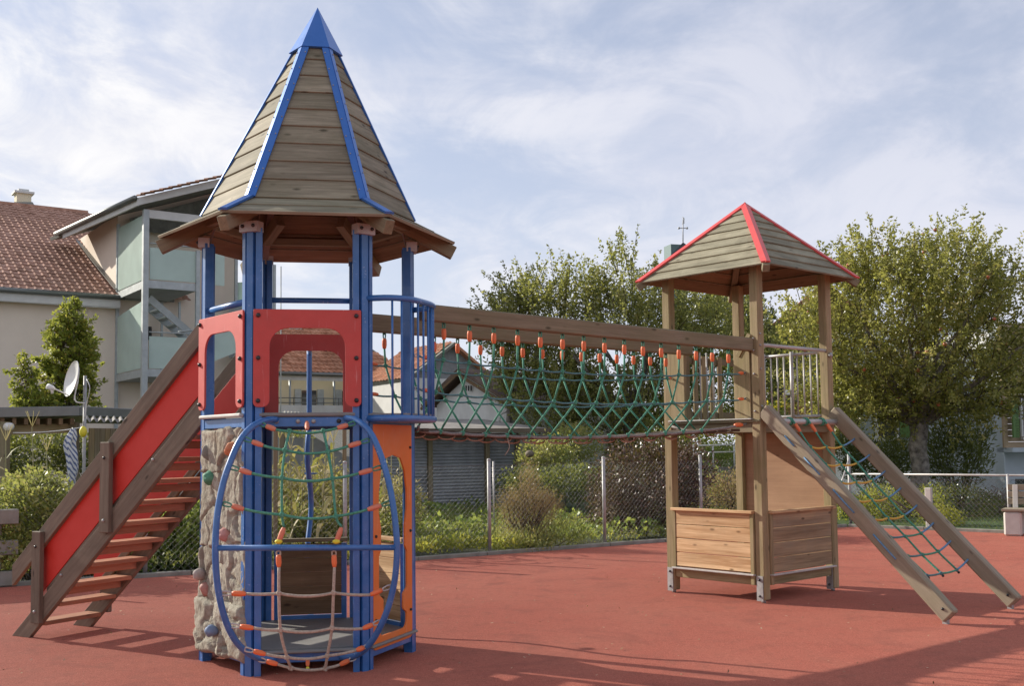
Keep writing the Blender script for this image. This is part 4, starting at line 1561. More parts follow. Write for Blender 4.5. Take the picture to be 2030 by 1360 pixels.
for px_ in (1772, 1668):
    f = (px_ - 1600) / 372
    p = hA.lerp(hB, f) - nw * .03
    z0_ = at(px_, 868, p.y).z
    wdw = board('window', M_darkglass, rh, p + V3(0, 0, z0_), p + V3(0, 0, z0_ + .95), .52, .05, up=nw, bev=0)
    for s_ in (-1, 1):
        board('frame', M_white, wdw, p + ew * s_ * .30 + V3(0, 0, z0_) - nw * .03, p + ew * s_ * .30 + V3(0, 0, z0_ + .95) - nw * .03, .09, .05, up=nw, bev=0)
    board('sill', M_white, wdw, p - ew * .5 + V3(0, 0, z0_ - .05) - nw * .06, p + ew * .4 + V3(0, 0, z0_ - .05) - nw * .06, .12, .08, bev=0)
    board('shutter', M_shut, wdw, p + ew * .55 + V3(0, 0, z0_) - nw * .04, p + ew * .55 + V3(0, 0, z0_ + 1.0) - nw * .04, .32, .05, up=nw, bev=0)
quad('awning', M_whitewall, rh, [at(1870, 700, 30.6), at(1960, 690, 29.6), at(1960, 655, 29.8), at(1870, 668, 30.8)], .05)
rr0, rr1 = at(1510, 664, 38), at(1640, 560, 38)
rh2 = thing('red_roof_house', tuple(at(1600, 885, 38).to_tuple()[:2]) + (0,), 'brown house with a red tiled gable roof half hidden behind the apple tree', 'house')
bk2 = V3(.35, .93, 0)
quad('roof_deck', M_underwood, rh2, [rr0, rr1, rr1 + bk2 * 7, rr0 + bk2 * 7], .12)
gv = (rr1 - rr0).normalized()
tiled_plane(rh2, rr0 + V3(0, 0, .05) - bk2 * .2, bk2, gv, 8, int((rr1 - rr0).length / .32), .25, .32, M_tile2, limit=80)
rr2 = at(1770, 664, 38)
quad('roof_deck', M_tile2, rh2, [rr1, rr2, rr2 + bk2 * 7, rr1 + bk2 * 7], .12)
board('verge_board', M_tile2, rh2, rr0 + V3(0, 0, -.05), rr1 + V3(0, 0, -.05), .08, .22, bev=0)
quad('wall', M_stairwood, rh2, [V3(rr0.x + .3, 38.4, 0), V3(rr2.x - .3, 38.4, 0), V3(rr2.x - .3, 38.4, rr0.z + .1), V3(rr1.x, 38.4, rr1.z - .1), V3(rr0.x + .3, 38.4, rr0.z + .1)], .2)
quad('window', plain('dark_red_cloth', (.20, .03, .04), .8), rh2, [at(1527, 790, 38.2), at(1536, 790, 38.2), at(1536, 762, 38.2), at(1527, 762, 38.2)], .04)

# garden stall with pennants behind the lookout tower
st_ = thing('garden_stall', tuple(at(1590, 885, 27).to_tuple()[:2]) + (0,), 'small wooden garden stall with a white canopy and scalloped edge', 'stall')
quad('canopy', M_white, st_, [at(1553, 783, 26.5), at(1592, 777, 26.5), at(1588, 770, 28.2), at(1556, 772, 28.2)][::1], .03)
quad('back_panel', M_panelwood, st_, [at(1555, 845, 27), at(1600, 845, 27), at(1600, 783, 27), at(1555, 785, 27)], .04)
quad('pennant_strip', plain('cream_stripe', (.58, .56, .42), .8), st_, [at(1554, 799, 26.6), at(1600, 795, 26.6), at(1600, 785, 26.6), at(1554, 789, 26.6)], .02)
for i in range(4):
    x_ = 1561 + i * 11
    quad('pennant', plain('dark_green_cloth', (.05, .12, .07), .8) if i == 0 else MATS['dark_green_cloth'], st_, [at(x_ - 4, 792 - i, 26.55), at(x_ + 4, 791 - i, 26.55), at(x_ + 3, 800 - i, 26.55), at(x_ - 3, 801 - i, 26.55)], .01)
for px_ in (1555, 1600):
    p = at(px_, 780, 26.8)
    board('stall_post', M_panelwood, st_, V3(p.x, p.y, 0), p, .08, .08, up=(0, 1, 0), bev=0)
fp = at(1545, 812, 25.5)
yf = thing('flower_tub', (fp.x, fp.y, 0), 'green tub with bright yellow flowers behind the lookout tower railing', 'flower tub')
tube('tub', M_shut, yf, [V3(fp.x, fp.y, 0), V3(fp.x, fp.y, fp.z - .25)], [.16, .22], 12)
rng_ = np.random.default_rng(5)
Pf = np.array([fp.x, fp.y, fp.z]) + rng_.normal(size=(260, 3)) * [.18, .14, .10]
put_leaves('leaves', yf, Pf, .07, L_bright, rng_.uniform(0, 1, 260))
Pf = np.array([fp.x, fp.y, fp.z + .08]) + rng_.normal(size=(90, 3)) * [.20, .14, .07]
M_flower = leafmat('yellow_petal', [(0, (.75, .55, .02)), (1, (.85, .75, .05))], .3)
put_leaves('flowers', yf, Pf, .06, M_flower, rng_.uniform(0, 1, 90), aspect=.9, kind='stuff')

# ============================================================ bench at the right edge
bp = gnd(2007, 1064)
bn_ = thing('park_bench', (bp.x + .1, bp.y, 0), 'pale concrete and timber park bench at the right edge of the playground', 'bench')
bx_, by_ = bp.x, bp.y
box('side_block', M_bench, bn_, V3(bx_ + .14, by_ + .22, .205), (.28, .42, .41), rz=-.55, bev=.03)
box('side_block', M_bench, bn_, V3(bx_ + 1.5, by_ - .65, .205), (.28, .42, .41), rz=-.55, bev=.03)
db = V3(math.cos(-.55), math.sin(-.55), 0)
nbk = V3(-db.y, db.x, 0)
o = V3(bx_ + .14, by_ + .22, 0)
for i in range(4):
    c_ = o + nbk * (-.18 + .12 * i) + V3(0, 0, .435)
    board('seat_slat', M_ladderwood, bn_, c_ - db * .16, c_ + db * 1.9, .105, .04)
for i in range(3):
    c_ = o + nbk * (.30 + .02 * i) + V3(0, 0, .56 + .12 * i)
    board('back_slat', M_ladderwood, bn_, c_ - db * .12, c_ + db * 1.9, .03, .10)
for s_ in (.0, 1.45):
    board('back_support', M_bench, bn_, o + db * s_ + nbk * .26 + V3(0, 0, .38), o + db * s_ + nbk * .34 + V3(0, 0, .84), .08, .05, up=nbk)

# ============================================================ trees and shrubs
def lobe(px, py, y, rx, rz, ry=None):
    """ellipsoid seen at px, py with picture half-sizes rx, rz"""
    k = y / FPX
    return (ctr(px, py, y), (rx * k, (ry if ry else rx) * k, rz * k))


ab = at(1824, 955, 24.5)
tree('apple_tree', (ab.x, ab.y, 0), 'large leafy apple tree with a thick trunk behind the right fence', 'tree',
     [lobe(1830, 680, 24.5, 225, 165), lobe(1700, 660, 24.3, 130, 150), lobe(1970, 670, 24.8, 130, 150), lobe(1820, 590, 24.5, 170, 95), lobe(1630, 735, 24.0, 75, 110), lobe(1900, 770, 24.2, 130, 70), lobe(1740, 530, 24.5, 90, 50), lobe(1895, 525, 24.5, 70, 60), lobe(1680, 800, 24.0, 90, 50), lobe(1800, 800, 24.3, 90, 45)],
     1900, 42, .080, L_apple, 21, trunk_r=.235, trunk_top=at(1824, 835, 24.5).z, up=.75, length=(.45, .95), spread=.07, n_branch=38, fruit=60, inner=.5, tintshift=.05)
ab = at(1250, 950, 30)
tree('bushy_tree', (ab.x, ab.y, 0), 'dense bushy tree with upright shoots behind the rope bridge', 'tree',
     [lobe(1250, 720, 30, 175, 150), lobe(1080, 700, 30, 110, 110), lobe(1430, 720, 30.5, 120, 130), lobe(1240, 580, 30, 60, 75), lobe(1120, 600, 30, 90, 40), lobe(1350, 650, 30.4, 100, 50), lobe(1090, 800, 29.5, 85, 70), lobe(1250, 820, 29.6, 130, 60)],
     1500, 42, .090, L_apple2, 33, trunk_r=.22, trunk_top=2.2, up=1.1, length=(.5, 1.2), spread=.075, n_branch=26, inner=.5, tintshift=.06)
ab = at(1010, 950, 31)
tree('slender_tree', (ab.x, ab.y, 0), 'loose light tree at the left end of the green mass behind the bridge', 'tree',
     [lobe(1010, 650, 31, 55, 60), lobe(1040, 590, 31, 55, 25), lobe(1045, 720, 30.5, 60, 70)],
     260, 34, .09, L_apple2, 35, trunk_r=.09, trunk_top=3.0, up=.9, length=(.5, 1.1), n_branch=10, inner=.2)
ab = at(1500, 900, 33)
tree('far_tree', (ab.x, ab.y, 0), 'darker tree filling the gap behind the lookout tower posts', 'tree',
     [lobe(1500, 720, 33, 70, 110), lobe(1440, 640, 34, 60, 50)], 420, 34, .10, L_dark, 36, trunk_r=.15, trunk_top=2.5, up=.7, length=(.4, .9), n_branch=10, inner=.2, tintshift=.25)
ab = at(138, 900, 25.5)
tree('sweetgum_tree', (ab.x, ab.y, 0), 'conical green tree with yellowing leaves before the pink wall', 'tree',
     [lobe(138, 780, 25.5, 50, 60), lobe(138, 715, 25.5, 46, 55), lobe(138, 660, 25.5, 32, 45), lobe(142, 625, 25.5, 14, 30)],
     340, 26, .10, L_amber, 41, trunk_r=.06, trunk_top=2.4, up=.5, length=(.15, .38), n_branch=16, inner=.2, spread=.06)
ab = at(58, 900, 24.5)
tree('young_tree', (ab.x, ab.y, 0), 'small narrow green tree at the far left beside the conical tree', 'tree',
     [lobe(48, 745, 24.5, 16, 40), lobe(70, 800, 24.5, 36, 22)], 90, 24, .09, L_amber, 42, trunk_r=.03, trunk_top=2.2, up=.6, length=(.12, .3), n_branch=6, inner=.1)
# shrubs
b_ = at(1275, 1060, 19.2)
bush('purple_shrub', (b_.x, b_.y, 0), 'large round purple-leaved shrub behind the wire fence', 'shrub',
     [lobe(1280, 960, 19.3, 118, 92), lobe(1225, 1010, 18.9, 70, 50), lobe(1340, 930, 19.6, 80, 60), lobe(1345, 1020, 19.2, 60, 55)], 26000, .055, L_purple, 51, shell=.25, stems=16, zmin=.02)
b_ = at(1445, 1000, 22)
bush('rusty_shrub', (b_.x, b_.y, 0), 'low reddish green shrub seen between the lookout tower posts', 'shrub',
     [lobe(1440, 975, 21.5, 75, 38), lobe(1490, 960, 22, 50, 40)], 6500, .055, L_dry, 52, shell=.2, stems=8)
b_ = at(1400, 960, 23)
bush('garden_shrub', (b_.x, b_.y, 0), 'bright green shrub in front of the low concrete wall', 'shrub',
     [lobe(1405, 960, 23, 38, 34), lobe(1430, 905, 27.5, 60, 26)], 3800, .06, L_bright, 53, shell=.2, stems=5)
b_ = at(1045, 1085, 17.1)
bush('dry_shrub', (b_.x, b_.y, 0), 'withered brown feathery shrub behind the fence below the bridge', 'shrub',
     [lobe(1045, 1020, 17.1, 62, 62), lobe(1048, 965, 17.1, 24, 52), lobe(1010, 1000, 17.0, 30, 34), lobe(1085, 1000, 17.2, 30, 34)], 15000, .030, L_dry, 54, shell=.05, stems=60, aspect=.3, upd=.9)
b_ = at(1045, 1085, 16.9)
bush('wild_grass_tuft', (b_.x, b_.y, 0), 'pale green grass and weeds round the foot of the withered shrub', 'weeds',
     [lobe(1040, 1075, 16.9, 75, 26), lobe(1120, 1060, 17.2, 50, 25)], 6500, .06, L_mix, 55, shell=.05, stems=5, aspect=.2, upd=1.2)
b_ = at(1070, 900, 25)
bush('yellow_shrub', (b_.x, b_.y, 0), 'yellow green shrub beyond the end of the metal hut', 'shrub',
     [lobe(1085, 900, 25, 60, 34), lobe(1050, 915, 24.5, 30, 22), lobe(1140, 880, 26, 60, 40)], 6500, .07, L_mix, 56, shell=.2, stems=6, tint=(.4, 1.0))
b_ = at(1130, 985, 22)
bush('fern_bank', (b_.x, b_.y, 0), 'dark green leafy bank between hut and purple shrub', 'shrub',
     [lobe(1130, 955, 23, 80, 32), lobe(1040, 960, 23.5, 60, 30)], 7500, .07, L_dark, 57, shell=.2, stems=6, tint=(.3, 1.0))
b_ = at(325, 1130, 14.9)
bush('vine_bush', (b_.x, b_.y, 0), 'bright leafy vine bush behind the staircase', 'shrub',
     [lobe(340, 1075, 15.0, 70, 58), lobe(300, 1105, 14.8, 55, 38), lobe(380, 1060, 15.2, 45, 70)], 7000, .085, L_bright, 58, shell=.25, stems=10, aspect=.8)
b_ = at(60, 1110, 13.6)
bush('bramble_bush', (b_.x, b_.y, 0), 'tall tangled garden bush at the far left behind the fence', 'shrub',
     [lobe(60, 1010, 13.7, 105, 62), lobe(20, 1080, 13.2, 60, 60), lobe(125, 1060, 14.0, 65, 45), lobe(170, 1100, 14.2, 60, 44), lobe(70, 965, 14.0, 55, 30)], 17000, .060, L_mix, 59, shell=.25, stems=22)
b_ = at(230, 1130, 14.8)
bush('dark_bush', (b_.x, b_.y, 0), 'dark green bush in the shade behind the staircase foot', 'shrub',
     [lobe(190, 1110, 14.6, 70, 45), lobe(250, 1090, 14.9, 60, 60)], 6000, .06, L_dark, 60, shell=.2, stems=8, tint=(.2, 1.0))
b_ = at(80, 930, 23)
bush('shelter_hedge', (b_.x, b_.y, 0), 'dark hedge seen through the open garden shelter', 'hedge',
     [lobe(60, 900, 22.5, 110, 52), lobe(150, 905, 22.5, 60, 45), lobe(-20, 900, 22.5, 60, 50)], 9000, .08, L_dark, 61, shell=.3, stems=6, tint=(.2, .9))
b_ = at(1900, 940, 26.5)
bush('oleander_shrub', (b_.x, b_.y, 0), 'tall narrow-leaved dark shrub in front of the white house wall', 'shrub',
     [lobe(1890, 915, 26.5, 75, 60), lobe(1925, 855, 26.5, 42, 60), lobe(1870, 860, 26.6, 30, 40)], 6000, .13, L_dark, 62, shell=.2, stems=18, aspect=.22, upd=.8, tint=(.3, 1.0))
b_ = at(1740, 930, 26.5)
bush('laurel_shrub', (b_.x, b_.y, 0), 'broad dark green shrub left of the apple tree trunk', 'shrub',
     [lobe(1740, 915, 26.5, 75, 48), lobe(1790, 905, 26.8, 40, 45), lobe(1690, 900, 27, 40, 50)], 6500, .10, L_dark, 63, shell=.2, stems=8, aspect=.35, tint=(.2, .9))
b_ = at(1900, 1010, 23)
bush('clipped_hedge', (b_.x, b_.y, 0), 'dark clipped hedge behind the low right fence', 'hedge',
     [lobe(1880, 1000, 23.2, 100, 38), lobe(1760, 995, 23.4, 60, 36)], 11000, .05, L_dark, 64, shell=.55, stems=6, tint=(.0, .5))
b_ = at(1850, 1020, 21.2)
bush('golden_shrub', (b_.x, b_.y, 0), 'yellow green shrub touching the low fence', 'shrub',
     [lobe(1848, 1005, 21.2, 40, 42), lobe(1880, 1030, 20.8, 28, 20), lobe(1745, 1000, 22.3, 42, 36), lobe(1690, 1010, 22.6, 35, 30)], 6500, .055, L_yellow, 65, shell=.25, stems=10, tint=(.0, .7))
b_ = at(1985, 1010, 24)
bush('heather_shrub', (b_.x, b_.y, 0), 'pinkish grey low shrub by the right house wall', 'shrub',
     [lobe(1985, 1000, 24, 48, 34)], 3500, .05, leafmat('heather_leaf', [(0, (.10, .06, .06)), (1, (.30, .22, .20))], .2), 66, shell=.2, stems=8)
b_ = at(1590, 880, 30)
bush('background_hedge', (b_.x, b_.y, 0), 'green hedge behind the garden stall', 'hedge',
     [lobe(1600, 850, 30.5, 110, 60), lobe(1660, 800, 31, 60, 90)], 7500, .09, L_apple, 67, shell=.3, stems=5)
b_ = at(1300, 900, 35)
bush('rear_hedge', (b_.x, b_.y, 0), 'green rear hedge showing under the crowns behind the bridge', 'hedge',
     [lobe(1150, 870, 35, 150, 55, 30), lobe(1420, 870, 33, 120, 60, 30), lobe(1290, 870, 35, 120, 55, 30)], 15000, .10, L_mix, 73, shell=.4, stems=4)
b_ = at(1500, 885, 45)
bush('distant_hedge', (b_.x, b_.y, 0), 'long distant row of trees closing the view behind the gardens', 'hedge',
     [lobe(1100, 860, 42, 260, 60, 60), lobe(1500, 860, 44, 260, 60, 60), lobe(700, 880, 40, 200, 40, 40), lobe(200, 870, 50, 300, 40, 40)], 16000, .16, L_dark, 68, shell=.5, stems=2, tint=(.3, 1.0))

# maize behind the tower
def maize(px, y, h, seed):
    rng = np.random.default_rng(seed)
    b = at(px, 1000, y)
    t = thing('maize_plant', (b.x, b.y, 0), 'x', 'maize')
    lean = Vector((rng.uniform(-.12, .12), rng.uniform(-.1, .1), 0))
    tube('stalk', M_cornstalk, t, [V3(b.x, b.y, 0), V3(b.x, b.y, h * .5) + lean * .4, V3(b.x, b.y, h) + lean], [.014, .011, .005], 5)
    V, F, T = [], [], []
    for k in range(11):
        z = h * (.12 + .8 * k / 11)
        a = rng.uniform(0, 2 * PI)
        L = rng.uniform(.4, .75)
        d = Vector((math.cos(a), math.sin(a), 0))
        s_ = Vector((-d.y, d.x, 0))
        p0 = V3(b.x, b.y, z) + lean * (z / h)
        n_ = 7
        o = len(V)
        for i in range(n_ + 1):
            f = i / n_
            c = p0 + d * (L * f * .8) + V3(0, 0, L * (.55 * f - 1.15 * f * f * rng.uniform(.8, 1.1)))
            w = .032 * math.sin(PI * min(1, f * .9 + .12)) + .002
            V += [c - s_ * w, c + s_ * w]
            if i < n_:
                F.append((o + 2 * i, o + 2 * i + 1, o + 2 * i + 3, o + 2 * i + 2))
        T += [float(np.clip(rng.uniform(.1, 1.0) + (z < h * .5) * .1, 0, 1))] * (2 * (n_ + 1))
    for k in range(6):
        a = rng.uniform(0, 2 * PI)
        top = V3(b.x, b.y, h) + lean
        q = top + V3(math.cos(a) * .09, math.sin(a) * .09, .22)
        o = len(V)
        V += [top, top + V3(.008, 0, 0), q + V3(.006, 0, 0), q]
        F.append((o, o + 1, o + 2, o + 3))
        T += [.95] * 4
    O = WM[t.name].translation
    me = mk([v - O for v in V], F, L_corn, True)
    at_ = me.attributes.new('tint', 'FLOAT', 'POINT')
    at_.data.foreach_set('value', np.array(T, np.float32))
    put('leaves', me, t, Matrix.Translation(O))
    return t


M_cornstalk = plain('corn_stalk', (.25, .24, .09), .7)
mz = [(548, 16.0, 1.75), (566, 16.8, 1.9), (580, 15.9, 1.6), (596, 16.6, 1.85), (618, 17.2, 1.8), (636, 16.1, 1.7), (652, 17.0, 1.95), (668, 16.2, 1.7), (684, 16.9, 1.75), (528, 16.9, 1.7), (762, 17.0, 1.75), (778, 16.3, 1.55), (792, 17.2, 1.8)]
mzl = ['maize plant just right of the left bean pole behind the tower', 'tall yellow maize plant second from the left bean pole',
       'short maize plant left of the blue climbing pole, leaves hanging low', 'maize plant directly left of the blue climbing pole',
       'maize plant directly right of the blue climbing pole', 'short dry maize plant between climbing pole and steel fence post',
       'tallest maize plant left of the right bean pole', 'maize plant next to the steel fence post behind the tower net',
       'maize plant beside the right bean pole, partly behind the tower post', 'maize plant left of the left bean pole, half hidden by the tower post',
       'leftmost maize plant seen through the orange panel cut-out', 'short middle maize plant seen through the orange panel cut-out',
       'rightmost maize plant seen through the orange panel cut-out']
for i, (px_, y_, h_) in enumerate(mz):
    t = maize(px_, y_, h_, 200 + i)
    t['label'] = mzl[i]
    t['group'] = 'maize plants behind the blue tower'
for i, (px_, y_, h_) in enumerate([(10, 14.6, 1.75), (72, 15.2, 1.95), (100, 15.0, 1.6), (525, 17.6, 1.9)]):
    t = maize(px_, y_, h_, 240 + i)
    t['label'] = ['dry maize plant at the left picture edge under the round lamp', 'tall dry maize plant before the open garden shelter', 'short dry maize plant left of the striped parasol', 'far maize plant behind the left front post of the tower'][i]
    t['group'] = 'maize plants behind the blue tower' if i == 3 else 'maize plants at the far left'
for px_, y_, h_, lb in ((546, 15.6, 2.0, 'left wooden bean pole behind the tower'), (683, 16.2, 2.0, 'right wooden bean pole behind the tower')):
    p = at(px_, 1000, y_)
    o = board('garden_stake', M_beamwood, None, V3(p.x, p.y, 0), V3(p.x, p.y, h_), .055, .055, up=(0, 1, 0), label=lb + ' holding up the maize', cat='stake')
p = at(953, 1000, 19.5)
pz_ = Geo().tube([V3(p.x, p.y, 0), V3(p.x, p.y, at(979, 918, 19.5).z)], .02, 6)
p = at(979, 1000, 19.5)
Geo().tube([V3(p.x, p.y, 0), V3(p.x, p.y, at(979, 915, 19.5).z)], .018, 6).build('garden_stake', M_steelpaint, None, origin=(p.x, p.y, 0), label='thin pale garden stake standing in the vegetable beds', cat='stake')
p = at(1050, 900, 24)
Geo().ball(p, .10, 10, 8, (1, 1, .8)).build('nesting_ball', M_stairwood, None, origin=tuple(p), label='round brown nesting pot hanging beside the hut', cat='nest pot')

b_ = at(615, 1000, 18.2)
bush('bean_row', (b_.x, b_.y, 0), 'dense yellowing bean and weed growth filling the bed behind the maize', 'bean plants',
     [lobe(560, 1000, 18.2, 60, 75), lobe(640, 990, 18.4, 60, 80), lobe(700, 1000, 18.0, 50, 70), lobe(790, 1000, 18.6, 50, 55)], 15000, .075, L_corn, 71, shell=.1, stems=12, aspect=.3, upd=.2)
b_ = at(620, 1040, 17.2)
bush('leafy_weeds', (b_.x, b_.y, 0), 'fresh green weeds at the foot of the maize behind the tower', 'weeds',
     [lobe(570, 1045, 16.6, 60, 40), lobe(660, 1040, 16.9, 60, 40), lobe(780, 1050, 17.2, 50, 36)], 9000, .065, L_mix, 72, shell=.1, stems=6)

# vegetable garden cover
rng_ = np.random.default_rng(77)


def cover(name, n, xr, yr, zfun, size, mat, tint, aspect=.5, keep=None, seed=1, horiz=0.0, upd=.4):
    rng = np.random.default_rng(seed)
    X = rng.uniform(*xr, n)
    Y = rng.uniform(*yr, n)
    # behind the kerb only
    kx = [p.x for p in KL]
    ky = [p.y for p in KL]
    lim = np.interp(X, kx, ky) + .18
    Z = np.array([zfun(x, y) for x, y in zip(X, Y)]) * rng.uniform(.1, 1.0, n) ** .6
    k = Y > lim
    if keep is not None:
        k &= np.array([keep(x, y) for x, y in zip(X, Y)])
    P = np.column_stack([X, Y, Z])[k]
    d = rng.normal(size=P.shape) * .8
    d[:, 2] = np.abs(d[:, 2]) + upd
    tt = rng.uniform(tint[0], tint[1], len(P)) + np.array([mnoise_((p[0] * .8, p[1] * .8, 0)) for p in P]) * .6
    return put_leaves(name, None, P, size, mat, tt, dirs=d, aspect=aspect, rng=rng, kind='stuff', horiz=horiz)


nz2 = lambda x, y, s=1.3: .5 + .5 * mnoise.noise(Vector((x * s, y * s, 0)))
cover('garden_plants', 42000, (-11, 6), (12.5, 26), lambda x, y: .08 + .30 * nz2(x, y), .055, L_mix, (.1, .9), seed=3)
cover('garden_plants', 16000, (-11, 3), (13, 27), lambda x, y: .1 + .45 * nz2(x + 9, y, .8), .085, L_bright, (.0, .8), keep=lambda x, y: nz2(x + 30, y + 5, .55) > .52, seed=4, aspect=.75)
cover('leafy_ground_cover', 5200, (-2.6, .3), (14.8, 17.2), lambda x, y: .06 + .26 * nz2(x + 4, y, 2.0), .060, L_yellow, (.1, 1.0), keep=lambda x, y: y < np.interp(x, [-1.35, 2.5], [15.4, 17.9]) + 1.0, seed=5, aspect=.8)
cover('leafy_ground_cover', 3000, (.0, 4.5), (16, 20), lambda x, y: .05 + .2 * nz2(x + 4, y, 2.0), .045, L_yellow, (.0, .7), keep=lambda x, y: y < np.interp(x, [-1.35, 2.5, 6.35], [15.4, 17.9, 20.67]) + .8, seed=6, aspect=.6)
cover('meadow_grass', 20000, (-8, 6.3), (13, 24), lambda x, y: .10 + .16 * nz2(x, y), .11, L_grass, (.2, 1.0), seed=7, aspect=.10, upd=1.6)
rng = np.random.default_rng(8)
n = 26000
X = rng.uniform(6.2, 20, n)
Y = rng.uniform(14.5, 27, n)
lim = np.interp(X, [6.35, 8.56, 14.5, 20], [20.67, 18.85, 13.9, 14]) + .2
k = Y > lim
P = np.column_stack([X, Y, np.full(n, -.005)])[k]
d = rng.normal(size=P.shape) * .35
d[:, 2] = 1
put_leaves('lawn_grass', None, P, .06, L_grass, rng.uniform(.2, 1, len(P)), dirs=d, aspect=.10, rng=rng, kind='stuff')


def cabbage(px, py, y, s, seed, lab):
    b = gnd(px, py)
    rng = np.random.default_rng(seed)
    t = thing('cabbage_plant', (b.x, b.y, 0), lab, 'cabbage', 'cabbages in the vegetable bed')
    n = 34
    a = rng.uniform(0, 2 * PI, n)
    el = rng.uniform(.15, 1.3, n)
    d = np.column_stack([np.cos(a) * np.cos(el), np.sin(a) * np.cos(el), np.sin(el)])
    P = np.array([b.x, b.y, .12]) + d * rng.uniform(.02, .14, n)[:, None] * s
    put_leaves('leaves', t, P, .26 * s, L_cabb, rng.uniform(0, 1, n), dirs=d * 3, aspect=.85, rng=rng)
    tube('stem', M_cornstalk, t, [V3(b.x, b.y, 0), V3(b.x, b.y, .15)], .02, 5)


for i, (px_, py_, s_) in enumerate([(1140, 1030, .9), (1118, 1020, .8), (1165, 1035, .9), (905, 1000, 1.1), (935, 1005, 1.2), (950, 990, 1.1), (890, 1015, .9), (1100, 1012, .8)]):
    cabbage(px_, py_, 0, s_, 300 + i, ['middle cabbage of the row left of the purple shrub', 'second cabbage from the left right of the withered shrub',
            'cabbage closest to the purple shrub', 'large cabbage in the left bed below the metal hut, second from the left', 'large cabbage just left of the left fence post',
            'cabbage half behind the left fence post', 'smallest cabbage at the left end of the left bed', 'cabbage touching the withered brown shrub on its right side'][i])
for (pa_, pb2) in (((870, 1052), (900, 1053)), ((845, 1020), (960, 1026)), ((1080, 1025), (1200, 1030))):
    a, b = gnd(*pa_), gnd(*pb2)
    board('bed_edging', M_bench, None, a + V3(0, 0, .03), b + V3(0, 0, .03), .25, .05, label='pale edging board at %s of the vegetable beds' % ('the front' if pa_[1] == 1052 else ('the left middle' if pa_[0] == 845 else 'the right middle')), cat='garden edging')
# ============================================================ blue climbing tower with the pointed roof
HC = Vector((-1.597, 8.496, 0))
HYAW, HR = 0.1678, 0.796


def hx(k, r, z, c=HC):
    t = HYAW + R(30 + 60 * k)
    return Vector((c.x + r * math.sin(t), c.y - r * math.cos(t), z))


def shifted(z):
    return Vector((HC.x + 0.062 * max(0, z - 3.42) / 1.73, HC.y, 0))


tower = thing('climbing_tower', (HC.x, HC.y, 0), 'six-sided blue steel climbing tower with a tall pointed wooden roof and red arched panels', 'climbing tower')
DZ = 1.85


def facet(k):
    """frame of side k: origin at vertex k at the ground, local X to vertex k+1, local Y up, local Z outwards"""
    a, b = hx(k, HR, 0), hx(k + 1, HR, 0)
    X = (b - a).normalized()
    Z = X.cross(Vector((0, 0, 1)))
    M = Matrix((X, Vector((0, 0, 1)), Z)).transposed().to_4x4()
    M.translation = a
    return M


FL = (hx(1, HR, 0) - hx(0, HR, 0)).length
# sides: -1 front (A-B), 0 right (B-C), 1 bridge (C-F), 2 back (F-E), -3 stair (E-D), -2 rock (D-A)
for k in range(-3, 3):
    v = hx(k, HR, 0)
    d1 = (hx(k + 1, HR, 0) - v).normalized()
    d0 = (hx(k - 1, HR, 0) - v).normalized()
    out = (v - Vector((HC.x, HC.y, 0))).normalized()
    g = Geo()
    top = 3.2
    for d in (d1, d0):
        c = v + d * 0.052
        nn = Vector((-d.y, d.x, 0))
        if nn.dot(out) < 0:
            nn = -nn
        c = c + nn * 0.004
        # square tube with thin raised edges
        g.bar(c + Vector((0, 0, 0.0)), c + Vector((0, 0, top)), 0.070, 0.046, up=d)
    c = v + out * 0.004
    g.bar(c, c + Vector((0, 0, top - .004)), 0.052, 0.050, up=out)
    post = g.build('post', M_blue, tower, smooth=False)
    # cap bracket holding the rafter
    pb = v + out * 0.01
    g = Geo()
    g.bar(pb + Vector((0, 0, top - .03)), pb + Vector((0, 0, top + .045)), 0.15, 0.085, up=out)
    g.build('post_bracket', M_steelpaint, post, smooth=False)
    for sd in (-1, 1):
        q = pb + out * 0.048 + Vector((-out.y, out.x, 0)) * sd * .045 + Vector((0, 0, top + .01))
        Geo().ball(q, 0.014, 8, 5).build('bolt', M_dark, post)

